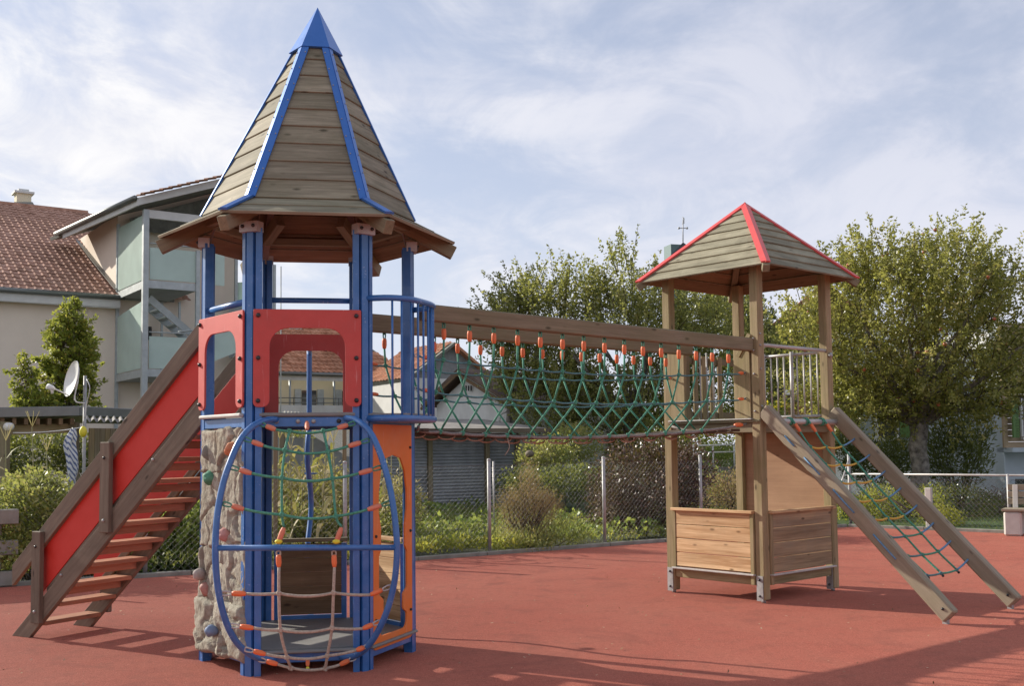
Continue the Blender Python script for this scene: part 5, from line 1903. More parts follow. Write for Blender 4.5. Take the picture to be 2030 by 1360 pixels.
# --- roof: steep part, skirt, ridge flashings, cap
for k in range(-3, 3):
    a0, b0 = hx(k, .83, 3.42), hx(k + 1, .83, 3.42)
    a1, b1 = hx(k, .155, 4.80, shifted(4.8)), hx(k + 1, .155, 4.80, shifted(4.8))
    facet_boards('roof_board', [M_roofwood, M_underwood], tower, a0, b0, a1, b1, 9, t=.022, lap=.012)
    s0, s1 = hx(k, 1.165, 3.255), hx(k + 1, 1.165, 3.255)
    facet_boards('eave_board', [M_roofwood, M_underwood], tower, s0, s1, a0, b0, 2, t=.024, lap=.008, topext=.035)
for k in range(-3, 3):
    for (r0, z0, r1, z1, w) in ((.838, 3.418, .178, 4.772, .016 if k in (-2, 1) else .050), (1.168, 3.262, .838, 3.425, .042)):
        if r0 > 1 and k in (-2, 1):
            continue
        r0, r1 = (r0 - .008, r1 - .008) if k in (-2, 1) else (r0, r1)
        p0, p1 = hx(k, r0 + .010, z0 + .010, shifted(z0)), hx(k, r1 + .010, z1 + .010, shifted(z1))
        g = Geo()
        for s in (-1, 1):
            q0 = hx(k + s, r0 + .010, z0 + .010, shifted(z0))
            q1 = hx(k + s, r1 + .010, z1 + .010, shifted(z1))
            e0, e1 = (q0 - p0).normalized() * w, (q1 - p1).normalized() * w
            nrm = (p1 - p0).cross(e0).normalized()
            if nrm.z < 0:
                nrm = -nrm
            o = nrm * .008
            V = [p0, p1, p1 + e1, p0 + e0]
            V = [v + o for v in V] + [v + o - nrm * .018 for v in V]
            g.add(V, [(0, 1, 2, 3), (7, 6, 5, 4), (0, 4, 5, 1), (1, 5, 6, 2), (2, 6, 7, 3), (3, 7, 4, 0)])
        bmx = g.build('ridge_flashing', M_blueflash, tower, smooth=False)
        if r0 < 1 and k not in (-2, 1):
            g = Geo()
            for i in range(9):
                f = (i + .5) / 9
                for s in (-1, 1):
                    q0 = hx(k + s, r0 + .010, z0 + .010, shifted(z0)).lerp(hx(k + s, r1 + .010, z1 + .010, shifted(z1)), f)
                    pp = p0.lerp(p1, f)
                    e = (q0 - pp).normalized()
                    nrm = (p1 - p0).cross(e).normalized()
                    if nrm.z < 0:
                        nrm = -nrm
                    g.ball(pp + e * w * .72 + nrm * .010, .006, 6, 4)
            g.build('screw', M_steel, bmx, kind='stuff')
cc = shifted(4.78)
V = [hx(k, .215, 4.765, cc) for k in range(-3, 3)] + [Vector((HC.x + .062, HC.y, 5.155))] + [hx(k, .20, 4.758, cc) for k in range(-3, 3)]
F = [(i, (i + 1) % 6, 6) for i in range(6)] + [((i + 1) % 6, i, 7 + i, 7 + (i + 1) % 6) for i in range(6)] + [tuple(range(12, 6, -1))]
Geo().add(V, F).build('roof_cap', M_blueflash, tower, smooth=False)
# rafters, one on every post, and slanted steel straps to the steep part
for k in range(-3, 3):
    p0, p1 = hx(k, 1.15, 3.17), hx(k, .50, 3.50)
    d = (p1 - p0).normalized()
    raf = board('rafter', M_beamwood, tower, p0, p1, .075, .105)
    side = Vector((-d.y, d.x, 0)).normalized()
    a, b = hx(k, .775, 3.19), hx(k, .66, 3.60)
    o2 = (hx(k, 1, 0) - Vector((HC.x, HC.y, 0))).normalized()
    board('strap', M_bracket, tower, a, b, .06, .012, up=o2)
    Geo().ball(a.lerp(b, .6) - o2 * .012, .013, 6, 4).build('bolt', M_steel, tower)
# ring beam under the break of the slopes
for k in range(-3, 3):
    board('ring_beam', M_beamwood, tower, hx(k, .79, 3.365), hx(k + 1, .79, 3.365), .05, .06)

# --- red arched panels
def arch_panel(k, z0, z1, leg, top, off, rad=.135):
    M = facet(k) @ Matrix.Translation((0, 0, off))
    L = FL
    e = .015
    o = [(e, z0 + .0, .035), (e + leg, z0, .05), (e + leg, z1 - top, rad), (L - e - leg, z1 - top, rad), (L - e - leg, z0, .05), (L - e, z0, .035), (L - e, z1, .012), (e, z1, .012)]
    p = slab('arched_panel', M_red, tower, M, [rounded(o, 7)], .016, bev=.003)
    for u in (e + .035, L - e - .035):
        for z in (z0 + .045, (z0 + z1) / 2, z1 - .045):
            q = M @ Vector((u, z, .012))
            n = (M.to_3x3() @ Vector((0, 0, 1)))
            Geo().ball(q, .017, 8, 5).build('bolt', M_dark, p)
    return p


arch_panel(-1, 1.90, 2.605, .115, .135, .055)
arch_panel(-2, 1.90, 2.605, .115, .135, .055)
arch_panel(2, 1.86, 2.57, .115, .14, -.035)

# --- rails, deck and frames
def edge_pts(k, z, r=HR, a=.08, b=.92):
    p, q = hx(k, r, z), hx(k + 1, r, z)
    return p.lerp(q, a), p.lerp(q, b)


p, q = edge_pts(2, 2.865)
tube('rail', M_blue, tower, [p, q], .024, 10)
p, q = edge_pts(-2, 2.675, HR)
tube('rail', M_blue, tower, [p, q], .024, 10)
V = [hx(k, HR - .02, DZ) for k in range(-3, 3)] + [hx(k, HR - .02, DZ - .022) for k in range(-3, 3)]
HF = [tuple(range(6)), tuple(range(11, 5, -1))] + [((i + 1) % 6, i, i + 6, (i + 1) % 6 + 6) for i in range(6)]
Geo().add(V, HF).build('upper_deck', M_deckgrey, tower, smooth=False)
V = [Vector((v.x, v.y, v.z - DZ + .175)) for v in V]
Geo().add(V, HF).build('lower_deck', M_deckgrey, tower, smooth=False)
for k in range(-3, 3):
    p, q = edge_pts(k, 1.792, HR + .012)
    fb = board('deck_beam', M_blue, tower, p, q, .05, .068)
    p, q = edge_pts(k, .118, HR + .006)
    board('floor_beam', M_blue, tower, p, q, .05, .068)
    p, q = edge_pts(k, DZ - .004, HR + (.028 if k != -2 else .06), .085, .915)
    board('deck_edge', M_edge if k == -2 else M_deckgrey, tower, p, q, .04, .028, bev=.008)
    if k == -1:
        M = facet(-1)
        for u, mt in ((.18, M_steel), (.33, M_steel), (.44, M_steel), (.62, M_dark)):
            Geo().ball(M @ Vector((u, 1.797, .040)), .017, 8, 5).build('bolt', mt, tower)
    if k in (-1, 0):
        p, q = edge_pts(k, .162, HR + .05, .06, .94)
        board('floor_edge', M_deckgrey, tower, p, q, .05, .02, bev=.006)
# steel brackets joining beams to the posts (pale cross plates)
# --- lower back walls: planks in blue frames
for k in (2, 1):
    M = facet(k)
    zz0, zz1 = (.165, .83) if k == 2 else (.165, .86)
    fr = Geo()
    for (x0, x1, y0, y1) in ((.10, .14, zz0, zz1 - .03), (FL - .14, FL - .10, zz0, zz1 - .03)):
        a, b = M @ Vector(((x0 + x1) / 2, y0, 0)), M @ Vector(((x0 + x1) / 2, y1, 0))
        fr.bar(a, b, .04, .04, up=(0, 1, 0))
    fr.bar(M @ Vector((.14, zz0 + .02, 0)), M @ Vector((FL - .14, zz0 + .02, 0)), .04, .04)
    fr.build('wall_frame', M_blue, tower, smooth=False)
    n = 5
    h = (zz1 - zz0 - .075) / n
    for i in range(n):
        z = zz0 + .045 + h * (i + .5)
        board('wall_plank', M_panelwood if k == 1 else M_underwood, tower, M @ Vector((.142, z, 0)), M @ Vector((FL - .142, z, 0)), .022, h - .002)
    board('cap_plank', M_panelwood if k == 1 else M_beamwood, tower, M @ Vector((.09, zz1, 0)), M @ Vector((FL - .09, zz1, 0)), .07, .03)

# --- orange play panel with the cut-out on the right side
M = facet(0) @ Matrix.Translation((0, 0, .034))
c = FL / 2
half = [(.0, 1.545, 0), (.13, 1.52, 0), (.20, 1.42, 0), (.235, 1.27, 0), (.235, 1.12, 0), (.20, 1.0, 0), (.20, .84, .03), (.235, .80, .03),
        (.235, .52, .03), (.165, .48, .03), (.165, .36, .03), (.225, .33, .03), (.225, .215, .06)]
hole = rounded([(c + x, z, r) for x, z, r in half] + [(c - x, z, r) for x, z, r in half[::-1][:-1]], 4)
outer = rounded([(.075, .125, .04), (FL - .075, .125, .04), (FL - .075, 1.775, .01), (.075, 1.775, .01)], 4)
op = slab('cutout_panel', M_orange, tower, M, [outer, hole], .016, bev=.002)
for u in (.11, FL - .11):
    for z in (.34, .95, 1.6):
        Geo().ball(M @ Vector((u, z, .012)), .012, 6, 4).build('bolt', M_dark, op)

# --- curved balcony between right posts
nb = facet(0).to_3x3() @ Vector((0, 0, 1))
B0, C0 = hx(0, HR, 0), hx(1, HR, 0)


def bay(s, w=.285, z=0.0, grow=0.0):
    x = abs(2 * s - 1)
    return B0.lerp(C0, .02 + .96 * s) + nb * ((w + grow) * (1 - x ** 3.2) ** (1 / 2.2) + .02) + Vector((0, 0, z))


S_ = [i / 30 for i in range(31)]
tube('balcony_rail', M_blue, tower, [bay(s, z=2.70) for s in S_], .023, 10)
tube('balcony_rail', M_blue, tower, [bay(s, z=1.815) for s in S_], .026, 10)
bars = [.07, .14, .25, .37, .49, .60, .70, .79, .86, .93]
for s in bars:
    tube('baluster', M_blue, tower, [bay(s, z=1.82), bay(s, z=2.70)], .0085, 8)
top_ = [bay(s, z=1.852) for s in S_]
nT = len(top_)
V = top_ + [v - Vector((0, 0, .03)) for v in top_]
Geo().add(V, [tuple(range(nT)), tuple(range(2 * nT - 1, nT - 1, -1))] + [(i + 1, i, i + nT, i + 1 + nT) for i in range(nT - 1)]).build('balcony_floor', M_deckgrey, tower, smooth=False)
plate = Geo()
V = [bay(s, z=1.80, grow=-.01) for s in S_]
V = V + [v - Vector((0, 0, .012)) for v in V]
plate.add(V, [tuple(range(nT)), tuple(range(2 * nT - 1, nT - 1, -1))] + [(i + 1, i, i + nT, i + 1 + nT) for i in range(nT - 1)])
plate.build('balcony_plate', M_blue, tower, smooth=False)

# --- climbing pole with a wave, behind the tower
base = at(613, 1000, 9.93)
bx, by = base.x, base.y
pp = []
for i in range(60):
    z = 2.50 * i / 59
    a = .085 * math.sin((z - .85) * 2 * PI / .95) if z < 1.75 else 0
    pp.append(Vector((bx + .02 * a, by + a, z)))
tube('climbing_pole', M_blue, tower, pp, .024, 10)
tube('pole_arm', M_blue, tower, [Vector((bx, by, 2.48)), (hx(2, HR, 2.48) + hx(3, HR, 2.48)) / 2], .021, 10)
for z in (.42, 1.37):
    g = Geo()
    g.bar(Vector((bx - .05, by + .09, z)), Vector((bx + .05, by + .09, z)), .10, .012)
    g.build('foot_plate', M_blue, tower, smooth=False)

# --- rock climbing wall on the left front side
def rockmat():
    m, nt, b = new_mat('moulded_rock')
    co = _n(nt, 'ShaderNodeTexCoord').outputs['Object']
    f1 = tex_noise(nt, co, 3.2, 8, .68, (1, 1, .45), False, .8)
    f2 = tex_noise(nt, co, 26, 6, .7)
    f3 = tex_noise(nt, co, 1.1, 3, .5, dist=1.2)
    c = ramp(nt, f1, [(.28, (.22, .20, .16)), (.5, (.40, .375, .31)), (.75, (.54, .51, .43))])
    c = mix(nt, ramp(nt, f2, [(.35, .45), (.6, 0.0)]), c, (.15, .13, .10))
    c = mix(nt, ramp(nt, f3, [(.5, 0.0), (.7, .35)]), c, (.42, .33, .22))
    nt.links.new(c, b.inputs['Base Color'])
    b.inputs['Roughness'].default_value = .92
    b.inputs['Specular IOR Level'].default_value = .15
    f4 = tex_noise(nt, co, 9, 8, .75, (1, 1, .5), False, 1.5)
    c = mix(nt, ramp(nt, f4, [(.30, .75), (.44, .0)]), c, (.07, .06, .045))  # crevice shade painted near-black into the hollows of the bump
    nt.links.new(c, b.inputs['Base Color'])
    bump(nt, b, mix(nt, .6, f2, f4), 1.0, .035)
    return m


M_rock = rockmat()
from mathutils import noise as mnoise


def rock_slab(x0, x1, z0, z1, d0, d1, seed, lean=0.0, skew=0.0):
    """one lump of artificial rock: a knobbly front with torn edges, closed at the back"""
    M = facet(-2)
    nx, nz = 40, max(20, int((z1 - z0) / .012))
    V, F = [], []
    for j in range(nz + 1):
        fz = j / nz
        for i in range(nx + 1):
            fx = i / nx
            e = min(fx, 1 - fx, fz * (z1 - z0) / (x1 - x0), (1 - fz) * (z1 - z0) / (x1 - x0))
            rim = min(1, e / .055)
            wob = mnoise.noise(Vector((seed, fz * 5.0, fx * 2))) * .035
            wz = mnoise.noise(Vector((fx * 4.0, seed * 2.1, fz))) * .03
            x = x0 + (x1 - x0) * fx + wob * (1 if fx < .5 else .7) + skew * fz
            z = z0 + (z1 - z0) * fz + wz
            p = Vector((x * 7, z * 3.4, seed * 3.3))
            q = Vector((x * 3.8 + .30 * mnoise.noise(Vector((x * 8, z * 8, seed))), z * 2.0 + .25 * mnoise.noise(Vector((z * 7, x * 7, seed))), seed * 1.7))
            ds, ps = mnoise.voronoi(q)
            plate = mnoise.noise(ps[0] * 3.1 + Vector((.5, .5, .5)))
            tilt = (q - ps[0]).dot(Vector((mnoise.noise(ps[0] * 5), mnoise.noise(ps[0] * 7 + Vector((3, 1, 2))), 0)))
            edge = max(0, .16 - (ds[1] - ds[0])) / .16
            n = plate * .026 + tilt * .035 - .036 * edge ** 2 + mnoise.fractal(Vector((x * 16, z * 10, seed)), .6, 2.3, 7) * .009
            d = d0 + (d1 - d0) * math.sqrt(max(0, rim * (2 - rim))) + n * (.35 + .65 * rim) + lean * fz
            V.append(M @ Vector((x, z, max(d, d0))))
    w = nx + 1
    for j in range(nz):
        for i in range(nx):
            a = j * w + i
            F.append((a, a + 1, a + w + 1, a + w))
    n0 = len(V)
    ring = [i for i in range(w)] + [j * w + nx for j in range(1, nz + 1)] + [nz * w + i for i in range(nx - 1, -1, -1)] + [j * w for j in range(nz - 1, 0, -1)]
    for r_ in ring:
        l = M.inverted() @ V[r_]
        V.append(M @ Vector((l.x, l.y, .0)))
    m_ = len(ring)
    for i in range(m_):
        j = (i + 1) % m_
        F.append((ring[j], ring[i], n0 + i, n0 + j))
    F.append(tuple(n0 + i for i in range(m_))[::-1])
    g = Geo().add(V, F)
    return g.build('rock_slab', M_rock, tower, smooth=True)


rock_slab(.06, .40, 1.42, 1.755, .0, .062, 1.0)
rock_slab(.36, .76, .93, 1.765, .0, .055, 2.3)
rock_slab(.035, .42, .86, 1.44, .0, .058, 3.7)
rock_slab(.04, .46, .43, .90, .0, .065, 4.4)
rock_slab(.40, .79, .36, .97, .0, .042, 5.1)
rock_slab(-.02, .80, .075, .50, .0, .085, 6.9)
M_hold = {n: plain('hold_' + n, c, .7, bscale=60, bamt=.4, nscale=20, namt=.2) for n, c in dict(
    orange=(.60, .21, .08), green=(.05, .25, .14), pink=(.50, .22, .20), grey=(.42, .36, .33), blue=(.14, .22, .38), dark=(.20, .18, .15), brown=(.42, .18, .14)).items()}


def hold(x, z, d, col, sx, sz, rot=0.0):
    M = facet(-2)
    g = Geo()
    g.ball((0, 0, 0), 1, 12, 9)
    V = []
    sd = x * 31 + z * 17
    sx, sz = sx * .82, sz * .85
    for v in g.V:
        k = 1 + .28 * mnoise.noise(Vector((v.x * 1.3 + sd, v.y * 1.3, v.z * 1.3)))
        q = Vector((v.x * sx * k, v.y * sz * k * (1 - .25 * v.x), v.z * .05 * k))
        q = Matrix.Rotation(rot, 3, 'Z') @ q
        V.append(M @ (q + Vector((x, z, d))))
    g.V = V
    g.build('climbing_hold', M_hold[col], tower, label=col.replace('dark', 'dark grey') + ' bolt-on climbing hold on the rock panel')


hold(.62, 1.60, .07, 'orange', .040, .062, -.3)
hold(.27, 1.39, .075, 'green', .055, .062, .2)
hold(.20, 1.58, .06, 'dark', .022, .075, .3)
hold(.50, .98, .06, 'pink', .045, .06, .3)
hold(.10, .66, .08, 'grey', .035, .055, 0)
hold(.19, .56, .06, 'brown', .045, .065, .6)
hold(.36, .27, .095, 'blue', .048, .052, .0)

# ============================================================ oval climbing net in front of the tower
MF = facet(-1)
nf = MF.to_3x3() @ Vector((0, 0, 1))
xf = MF.to_3x3() @ Vector((1, 0, 0))
fo = MF.translation.copy()


def onp(px, py, d):
    """the point of the front side's plane, moved out by d, seen at px, py"""
    p = at(px, py, 10.0)
    e = Vector((0, 0, EYE))
    r = p - e
    t = ((fo + nf * d) - e).dot(nf) / r.dot(nf)
    return e + r * t


net = thing('oval_climbing_net', (fo + xf * .39).to_tuple()[:2] + (0,), 'blue oval tube frame with a sagging green and beige climbing net on the tower front', 'climbing net')
NM = {}
leftp = [(548, 832, .05), (528, 833, .12), (500, 846, .22), (476, 873, .29), (458, 912, .34), (442, 960, .38), (431, 1020, .41), (427, 1085, .42), (430, 1150, .41), (441, 1210, .38), (458, 1256, .33), (480, 1286, .26), (508, 1304, .17), (545, 1309, .06)]
rightp = [(684, 829, .05), (708, 834, .12), (732, 855, .22), (748, 885, .29), (762, 925, .34), (774, 972, .38), (783, 1030, .41), (787, 1087, .42), (783, 1147, .41), (771, 1200, .38), (753, 1245, .33), (731, 1280, .26), (706, 1300, .17), (676, 1304, .06)]
lp = smooth_path([onp(*p) for p in leftp], 5)
rp = smooth_path([onp(*p) for p in rightp], 5)
tube('frame_tube', M_blue, net, lp, .0225, 12)
tube('frame_tube', M_blue, net, rp, .0225, 12)
cbL, cbR = onp(428, 1087, .42), onp(787, 1086, .42)
tube('cross_bar', M_blue, net, [cbL, cbR], .020, 12)


def ferrule(parent, a, b, r=.017, mat=None, name='rope_ferrule'):
    """tapered plastic sleeve from a to b"""
    a, b = Vector(a), Vector(b)
    pts = [a.lerp(b, f) for f in (0, .06, .35, .8, 1)]
    return Geo().tube(pts, [r * .55, r * .75, r, r * .98, r * .80], 8).build(name, mat or M_ferrule, parent)


def loop_link(parent, p, q, mat, r=.006, w=.016):
    """small eye of rope or wire around a bar between p and q"""
    p, q = Vector(p), Vector(q)
    d = (q - p)
    s = d.cross(Vector((0.1, -1, 0))).normalized() * w
    pts = [q, q + (p - q) * .35 + s * .7, p + s * .8, p - d.normalized() * .006, p - s * .8, q + (p - q) * .35 - s * .7, q]
    return tube('rope_eye', mat, parent, smooth_path(pts, 3), r, 6)


def knot(parent, p, mat, r=.018):
    g = Geo()
    p = Vector(p)
    for a in range(4):
        th = a * PI / 2 + .4
        g.ball(p + Vector((math.cos(th) * r * .45, -r * .3, math.sin(th) * r * .45)), r * .68, 7, 5)
    return g.build('knot', mat, parent)


def crossrope(pts, mat, lw, eye, fmat):
    """pts: frame end L, ferrule end L, knots..., ferrule end R, frame end R"""
    P = [onp(*p) for p in pts]
    loop_link(net, P[0], P[0].lerp(P[1], .42), eye)
    ferrule(net, P[1], P[0].lerp(P[1], .40), .019, fmat)
    loop_link(net, P[-1], P[-1].lerp(P[-2], .42), eye)
    ferrule(net, P[-2], P[-1].lerp(P[-2], .40), .019, fmat)
    path = []
    inner = P[1:-1]
    for i in range(len(inner) - 1):
        s = .012 if (0 < i < len(inner) - 2) else .005
        path += sag(inner[i], inner[i + 1], s * (inner[i + 1] - inner[i]).length / .2, 7)[:-1]
    path.append(inner[-1])
    tube('net_rope', mat, net, path, lw, 8)
    for k in inner[1:-1]:
        knot(net, k, mat, .019)


G = M_green
crossrope([(515, 840, .17), (547, 852, .2), (574, 855, .26), (641, 855, .26), (668, 849, .2), (702, 839, .13)], G, .0095, G, M_ferrule2)
crossrope([(485, 870, .28), (522, 884, .3), (565, 893, .33), (650, 896, .33), (690, 885, .3), (730, 873, .23)], G, .0095, G, M_ferrule2)
crossrope([(459, 927, .34), (499, 939, .37), (559, 948, .40), (659, 949, .40), (711, 939, .37), (754, 927, .31)], G, .0095, G, M_ferrule2)
crossrope([(444, 999, .39), (484, 1010, .41), (559, 1021, .44), (666, 1024, .44), (728, 1011, .41), (773, 997, .37)], G, .0095, G, M_ferrule2)
crossrope([(441, 1177, .40), (488, 1178, .41), (553, 1177, .43), (661, 1176, .43), (734, 1180, .41), (773, 1164, .38)], M_beige, .0105, M_steelpaint, M_ferrule)
crossrope([(458, 1241, .35), (503, 1246, .37), (556, 1250, .38), (658, 1246, .38), (719, 1247, .36), (752, 1234, .33)], M_beige, .0105, M_steelpaint, M_ferrule)
crossrope([(487, 1288, .27), (527, 1298, .29), (569, 1304, .31), (649, 1301, .31), (706, 1290, .29), (731, 1281, .25)], M_beige, .0105, M_steelpaint, M_ferrule)
crossrope([(514, 1308, .16), (551, 1318, .2), (577, 1325, .24), (645, 1326, .24), (673, 1319, .2), (703, 1305, .14)], M_beige, .0105, M_steelpaint, M_ferrule)
for col in ([(574, 855, .26), (565, 893, .33), (559, 948, .40), (559, 1021, .44), (563, 1046, .44)], [(641, 855, .26), (650, 896, .33), (659, 949, .40), (666, 1024, .44), (677, 1045, .44)]):
    P = [onp(*c_) for c_ in col]
    tube('net_rope', G, net, smooth_path(P, 4), .0095, 8)
for (x0, x1) in ((563, 553), (677, 667)):
    a, b = onp(x0, 1046, .44), onp(x1, 1074, .43)
    ferrule(net, a, b, .019, M_ferrule2)
    Geo().ball(b + Vector((0, -.01, .0)), .021, 8, 6, (1.3, .8, .8)).build('yellow_cap', M_yellow, net)
for col in ([(553, 1125, .42), (553, 1177, .43), (556, 1250, .38), (569, 1304, .31), (577, 1325, .24)], [(663, 1125, .42), (661, 1176, .43), (658, 1246, .38), (649, 1301, .31), (645, 1326, .24)]):
    P = [onp(*c_) for c_ in col]
    tube('net_rope', M_beige, net, smooth_path(P, 4), .0105, 8)
    a = onp(col[0][0] - 1, 1098, .42)
    ferrule(net, P[0], P[0].lerp(a, .9), .019)
    loop_link(net, a + Vector((0, 0, .012)), a.lerp(P[0], .3), M_beige)
# top and bottom anchors
a, b = onp(608, 833, .06), onp(609, 855, .24)
ferrule(net, b.lerp(a, .15), a.lerp(b, .2), .017, M_ferrule2)
a, b = onp(610, 1303, .08), onp(610, 1326, .22)
ferrule(net, b.lerp(a, .2), a.lerp(b, .2), .015, M_ferrule)
Geo().ball(b, .013, 8, 6).build('yellow_cap', M_yellow, net)

# ============================================================ wooden lookout tower on the right
eR, eL = Vector((.746, .666, 0)).normalized(), Vector((-.666, .746, 0)).normalized()
cF, cR, cB, cL = Vector((2.505, 10.918, 0)), Vector((3.451, 11.763, 0)), Vector((2.678, 12.629, 0)), Vector((1.732, 11.785, 0))
PS = .102
look = thing('lookout_tower', ((cF + cB) / 2).to_tuple(), 'square wooden lookout tower under a four-sided shingle roof with red ridge strips', 'play tower')
for cc_, top in ((cF, 3.47), (cR, 3.46), (cB, 3.47), (cL, 3.46)):
    ce = cc_ + (eR + eL) * PS / 2
    M = frame(ce + Vector((0, 0, (top + .03) / 2)), (0, 0, 1), eR)
    p = put('post', box_mesh(top - .03, PS, PS, M_postwood, .008), look, M)
    # steel shoe on the left face, with two bolts
    g = Geo()
    q = ce - eR * (PS / 2 + .006)
    g.bar(q + Vector((0, 0, .02)), q + Vector((0, 0, .27)), .075, .010, up=eR)
    sh = g.build('post_shoe', M_steel, p, smooth=False)
    for z in (.07, .23):
        Geo().ball(q - eR * .008 + Vector((0, 0, z)), .013, 8, 5).build('bolt', M_dark, p)
    Geo().tube([ce, ce + Vector((0, 0, .035))], .022, 8).build('stub', M_steel, p)
# roof
RC = Vector((2.5915, 11.7737, 0))
hb = .845
rc = [RC - eR * hb - eL * hb, RC + eR * hb - eL * hb, RC + eR * hb + eL * hb, RC - eR * hb + eL * hb]
rc = [v + Vector((0, 0, 3.375)) for v in rc]
AP = RC + Vector((0, 0, 4.235))
for i in range(4):
    a0, b0 = rc[i], rc[(i + 1) % 4]
    facet_boards('roof_board', [M_roofwood2, M_underwood], look, a0, b0, a0.lerp(AP, .955), b0.lerp(AP, .955), 8, t=.02, lap=.016)
for i in range(4):
    g = Geo()
    up_ = Vector((0, 0, .030))
    p0, p1 = rc[i] + up_ + (rc[i] - RC - Vector((0, 0, 3.375))).normalized() * .03, AP + up_
    for s in (-1, 1):
        e0 = (rc[(i + s) % 4] - rc[i]).normalized() * .070
        nrm = (p1 - p0).cross(e0).normalized()
        if nrm.z < 0:
            nrm = -nrm
        V = [p0, p1, p1 + e0 * .12, p0.lerp(p1, .93) + e0, p0 + e0]
        V = [v for v in V] + [v - nrm * .02 for v in V]
        g.add(V, [(0, 1, 2, 3, 4), (9, 8, 7, 6, 5)] + [(i_, i_ + 5, (i_ + 1) % 5 + 5, (i_ + 1) % 5) for i_ in range(5)])
    g.build('ridge_flashing', M_redflash, look, smooth=False)
    dv = (rc[i] - AP)
    board('hip_rafter', M_beamwood, look, AP + dv * .10 - Vector((0, 0, .05)), AP + dv * 1.0 - Vector((0, 0, .045)), .07, .08)
# deck, deck beams
for i in range(8):
    w = 1.24 / 8
    o = cF + eR * (w * (i + .5) - .02)
    board('deck_board', M_beamwood, look, o + Vector((0, 0, 1.832)), o + eL * 1.20 + Vector((0, 0, 1.832)), w - .006, .028)
for a, b, m_ in ((cF, cL, 0), (cR, cB, 0)):
    d = eL
    off = -eR * .0 if a is cF else eR * .0
    board('deck_beam', M_beamwood, look, a + eL * .105 + eR * .05 + Vector((0, 0, 1.765)), b + eR * .05 + Vector((0, 0, 1.765)), .06, .10)
for a, b in ((cF, cR), (cL, cB)):
    board('deck_beam', M_beamwood, look, a + eR * .105 + eL * .05 + Vector((0, 0, 1.765)), b + eL * .05 + Vector((0, 0, 1.765)), .06, .10)
board('edge_strip', M_steelpaint, look, cF + eL * .09 - eR * .015 + Vector((0, 0, 1.852)), cL + eL * .02 - eR * .015 + Vector((0, 0, 1.852)), .04, .014)
# plank panels round the foot
def low_panel(a, dvec, nvec, L, z0, z1, n, wm, stl):
    o = a + nvec * .012
    board('panel_stile', M_postwood, look, o + dvec * (PS + .025) + Vector((0, 0, z0 - .10)), o + dvec * (PS + .025) + Vector((0, 0, z1 - .01)), .045, .04, up=nvec)
    board('panel_stile', M_postwood, look, o + dvec * (L - .025) + Vector((0, 0, z0 - .0)), o + dvec * (L - .025) + Vector((0, 0, z1 - .01)), .035, .035, up=nvec)
    h = (z1 - z0 - .035) / n
    for i in range(n):
        z = z0 + .02 + h * (i + .5)
        q = o - nvec * (.0)
        board('panel_plank', wm, look, q + dvec * (PS + .05) + Vector((0, 0, z)), q + dvec * (L - .045) + Vector((0, 0, z)), .024, h - .006, bev=.004)
    board('panel_cap', M_panelwood, look, o + nvec * .012 + dvec * (PS + .0) + Vector((0, 0, z1)), o + nvec * .012 + dvec * L + Vector((0, 0, z1)), .075, .030)
    board('panel_rail', M_steelpaint, look, o + nvec * .018 + dvec * PS + Vector((0, 0, z0)), o + nvec * .018 + dvec * L + Vector((0, 0, z0)), .05, .018)
    board('floor_joist', M_postwood, look, o - nvec * .05 + dvec * PS + Vector((0, 0, z0 - .06)), o - nvec * .05 + dvec * L + Vector((0, 0, z0 - .06)), .05, .09)


LFL, LFR = (cL - cF).length, (cR - cF).length
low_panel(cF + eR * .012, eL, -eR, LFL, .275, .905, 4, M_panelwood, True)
low_panel(cF + eL * .012, eR, -eL, LFR, .275, .905, 4, M_shadepanel, False)
for i in range(7):
    w = 1.14 / 7
    o = cF + eR * (w * (i + .5) + .03)
    board('floor_board', M_beamwood, look, o + eL * .05 + Vector((0, 0, .292)), o + eL * 1.12 + Vector((0, 0, .292)), w - .006, .022)
# plywood back wall under the deck (right rear side) and dark boarding next to it
b0_, b1_ = cR + eL * .10 + eR * .06, cB + eR * .06
Mx = frame((b0_ + b1_) / 2 + Vector((0, 0, 1.03)), b1_ - b0_, (0, 0, 1))
put('plywood_wall', box_mesh((b1_ - b0_).length, .018, 1.44, M_plywood, .002), look, Mx)
# picket rail on the left rear side
for i in range(6):
    o = cL + eR * (.20 + .148 * i) + eL * .05
    board('picket', M_postwood, look, o + Vector((0, 0, 1.86)), o + Vector((0, 0, 2.60)), .075, .022, up=eL)
board('picket_rail', M_beamwood, look, cL + eR * .1 + eL * .075 + Vector((0, 0, 2.545)), cB + eL * .075 + Vector((0, 0, 2.545)), .03, .07)
board('picket_rail', M_beamwood, look, cL + eR * .1 + eL * .075 + Vector((0, 0, 1.93)), cB + eL * .075 + Vector((0, 0, 1.93)), .03, .07)
# wing boards beside the bridge entrance
for o, w_ in ((cF + eL * (.108 + .10) - eR * .012, .20), (cL - eL * (.10) - eR * .012, .20)):
    board('wing_board', M_postwood, look, o + eR * .02 + Vector((0, 0, 1.86)), o + eR * .02 + Vector((0, 0, 2.60)), w_, .035, up=eR)
board('wing_board', M_postwood, look, cF + eL * .25 - eR * .005 + Vector((0, 0, 2.50)), cF + eL * .10 - eR * .005 + Vector((0, 0, 2.72)), .03, .05, up=(0, 0, 1))
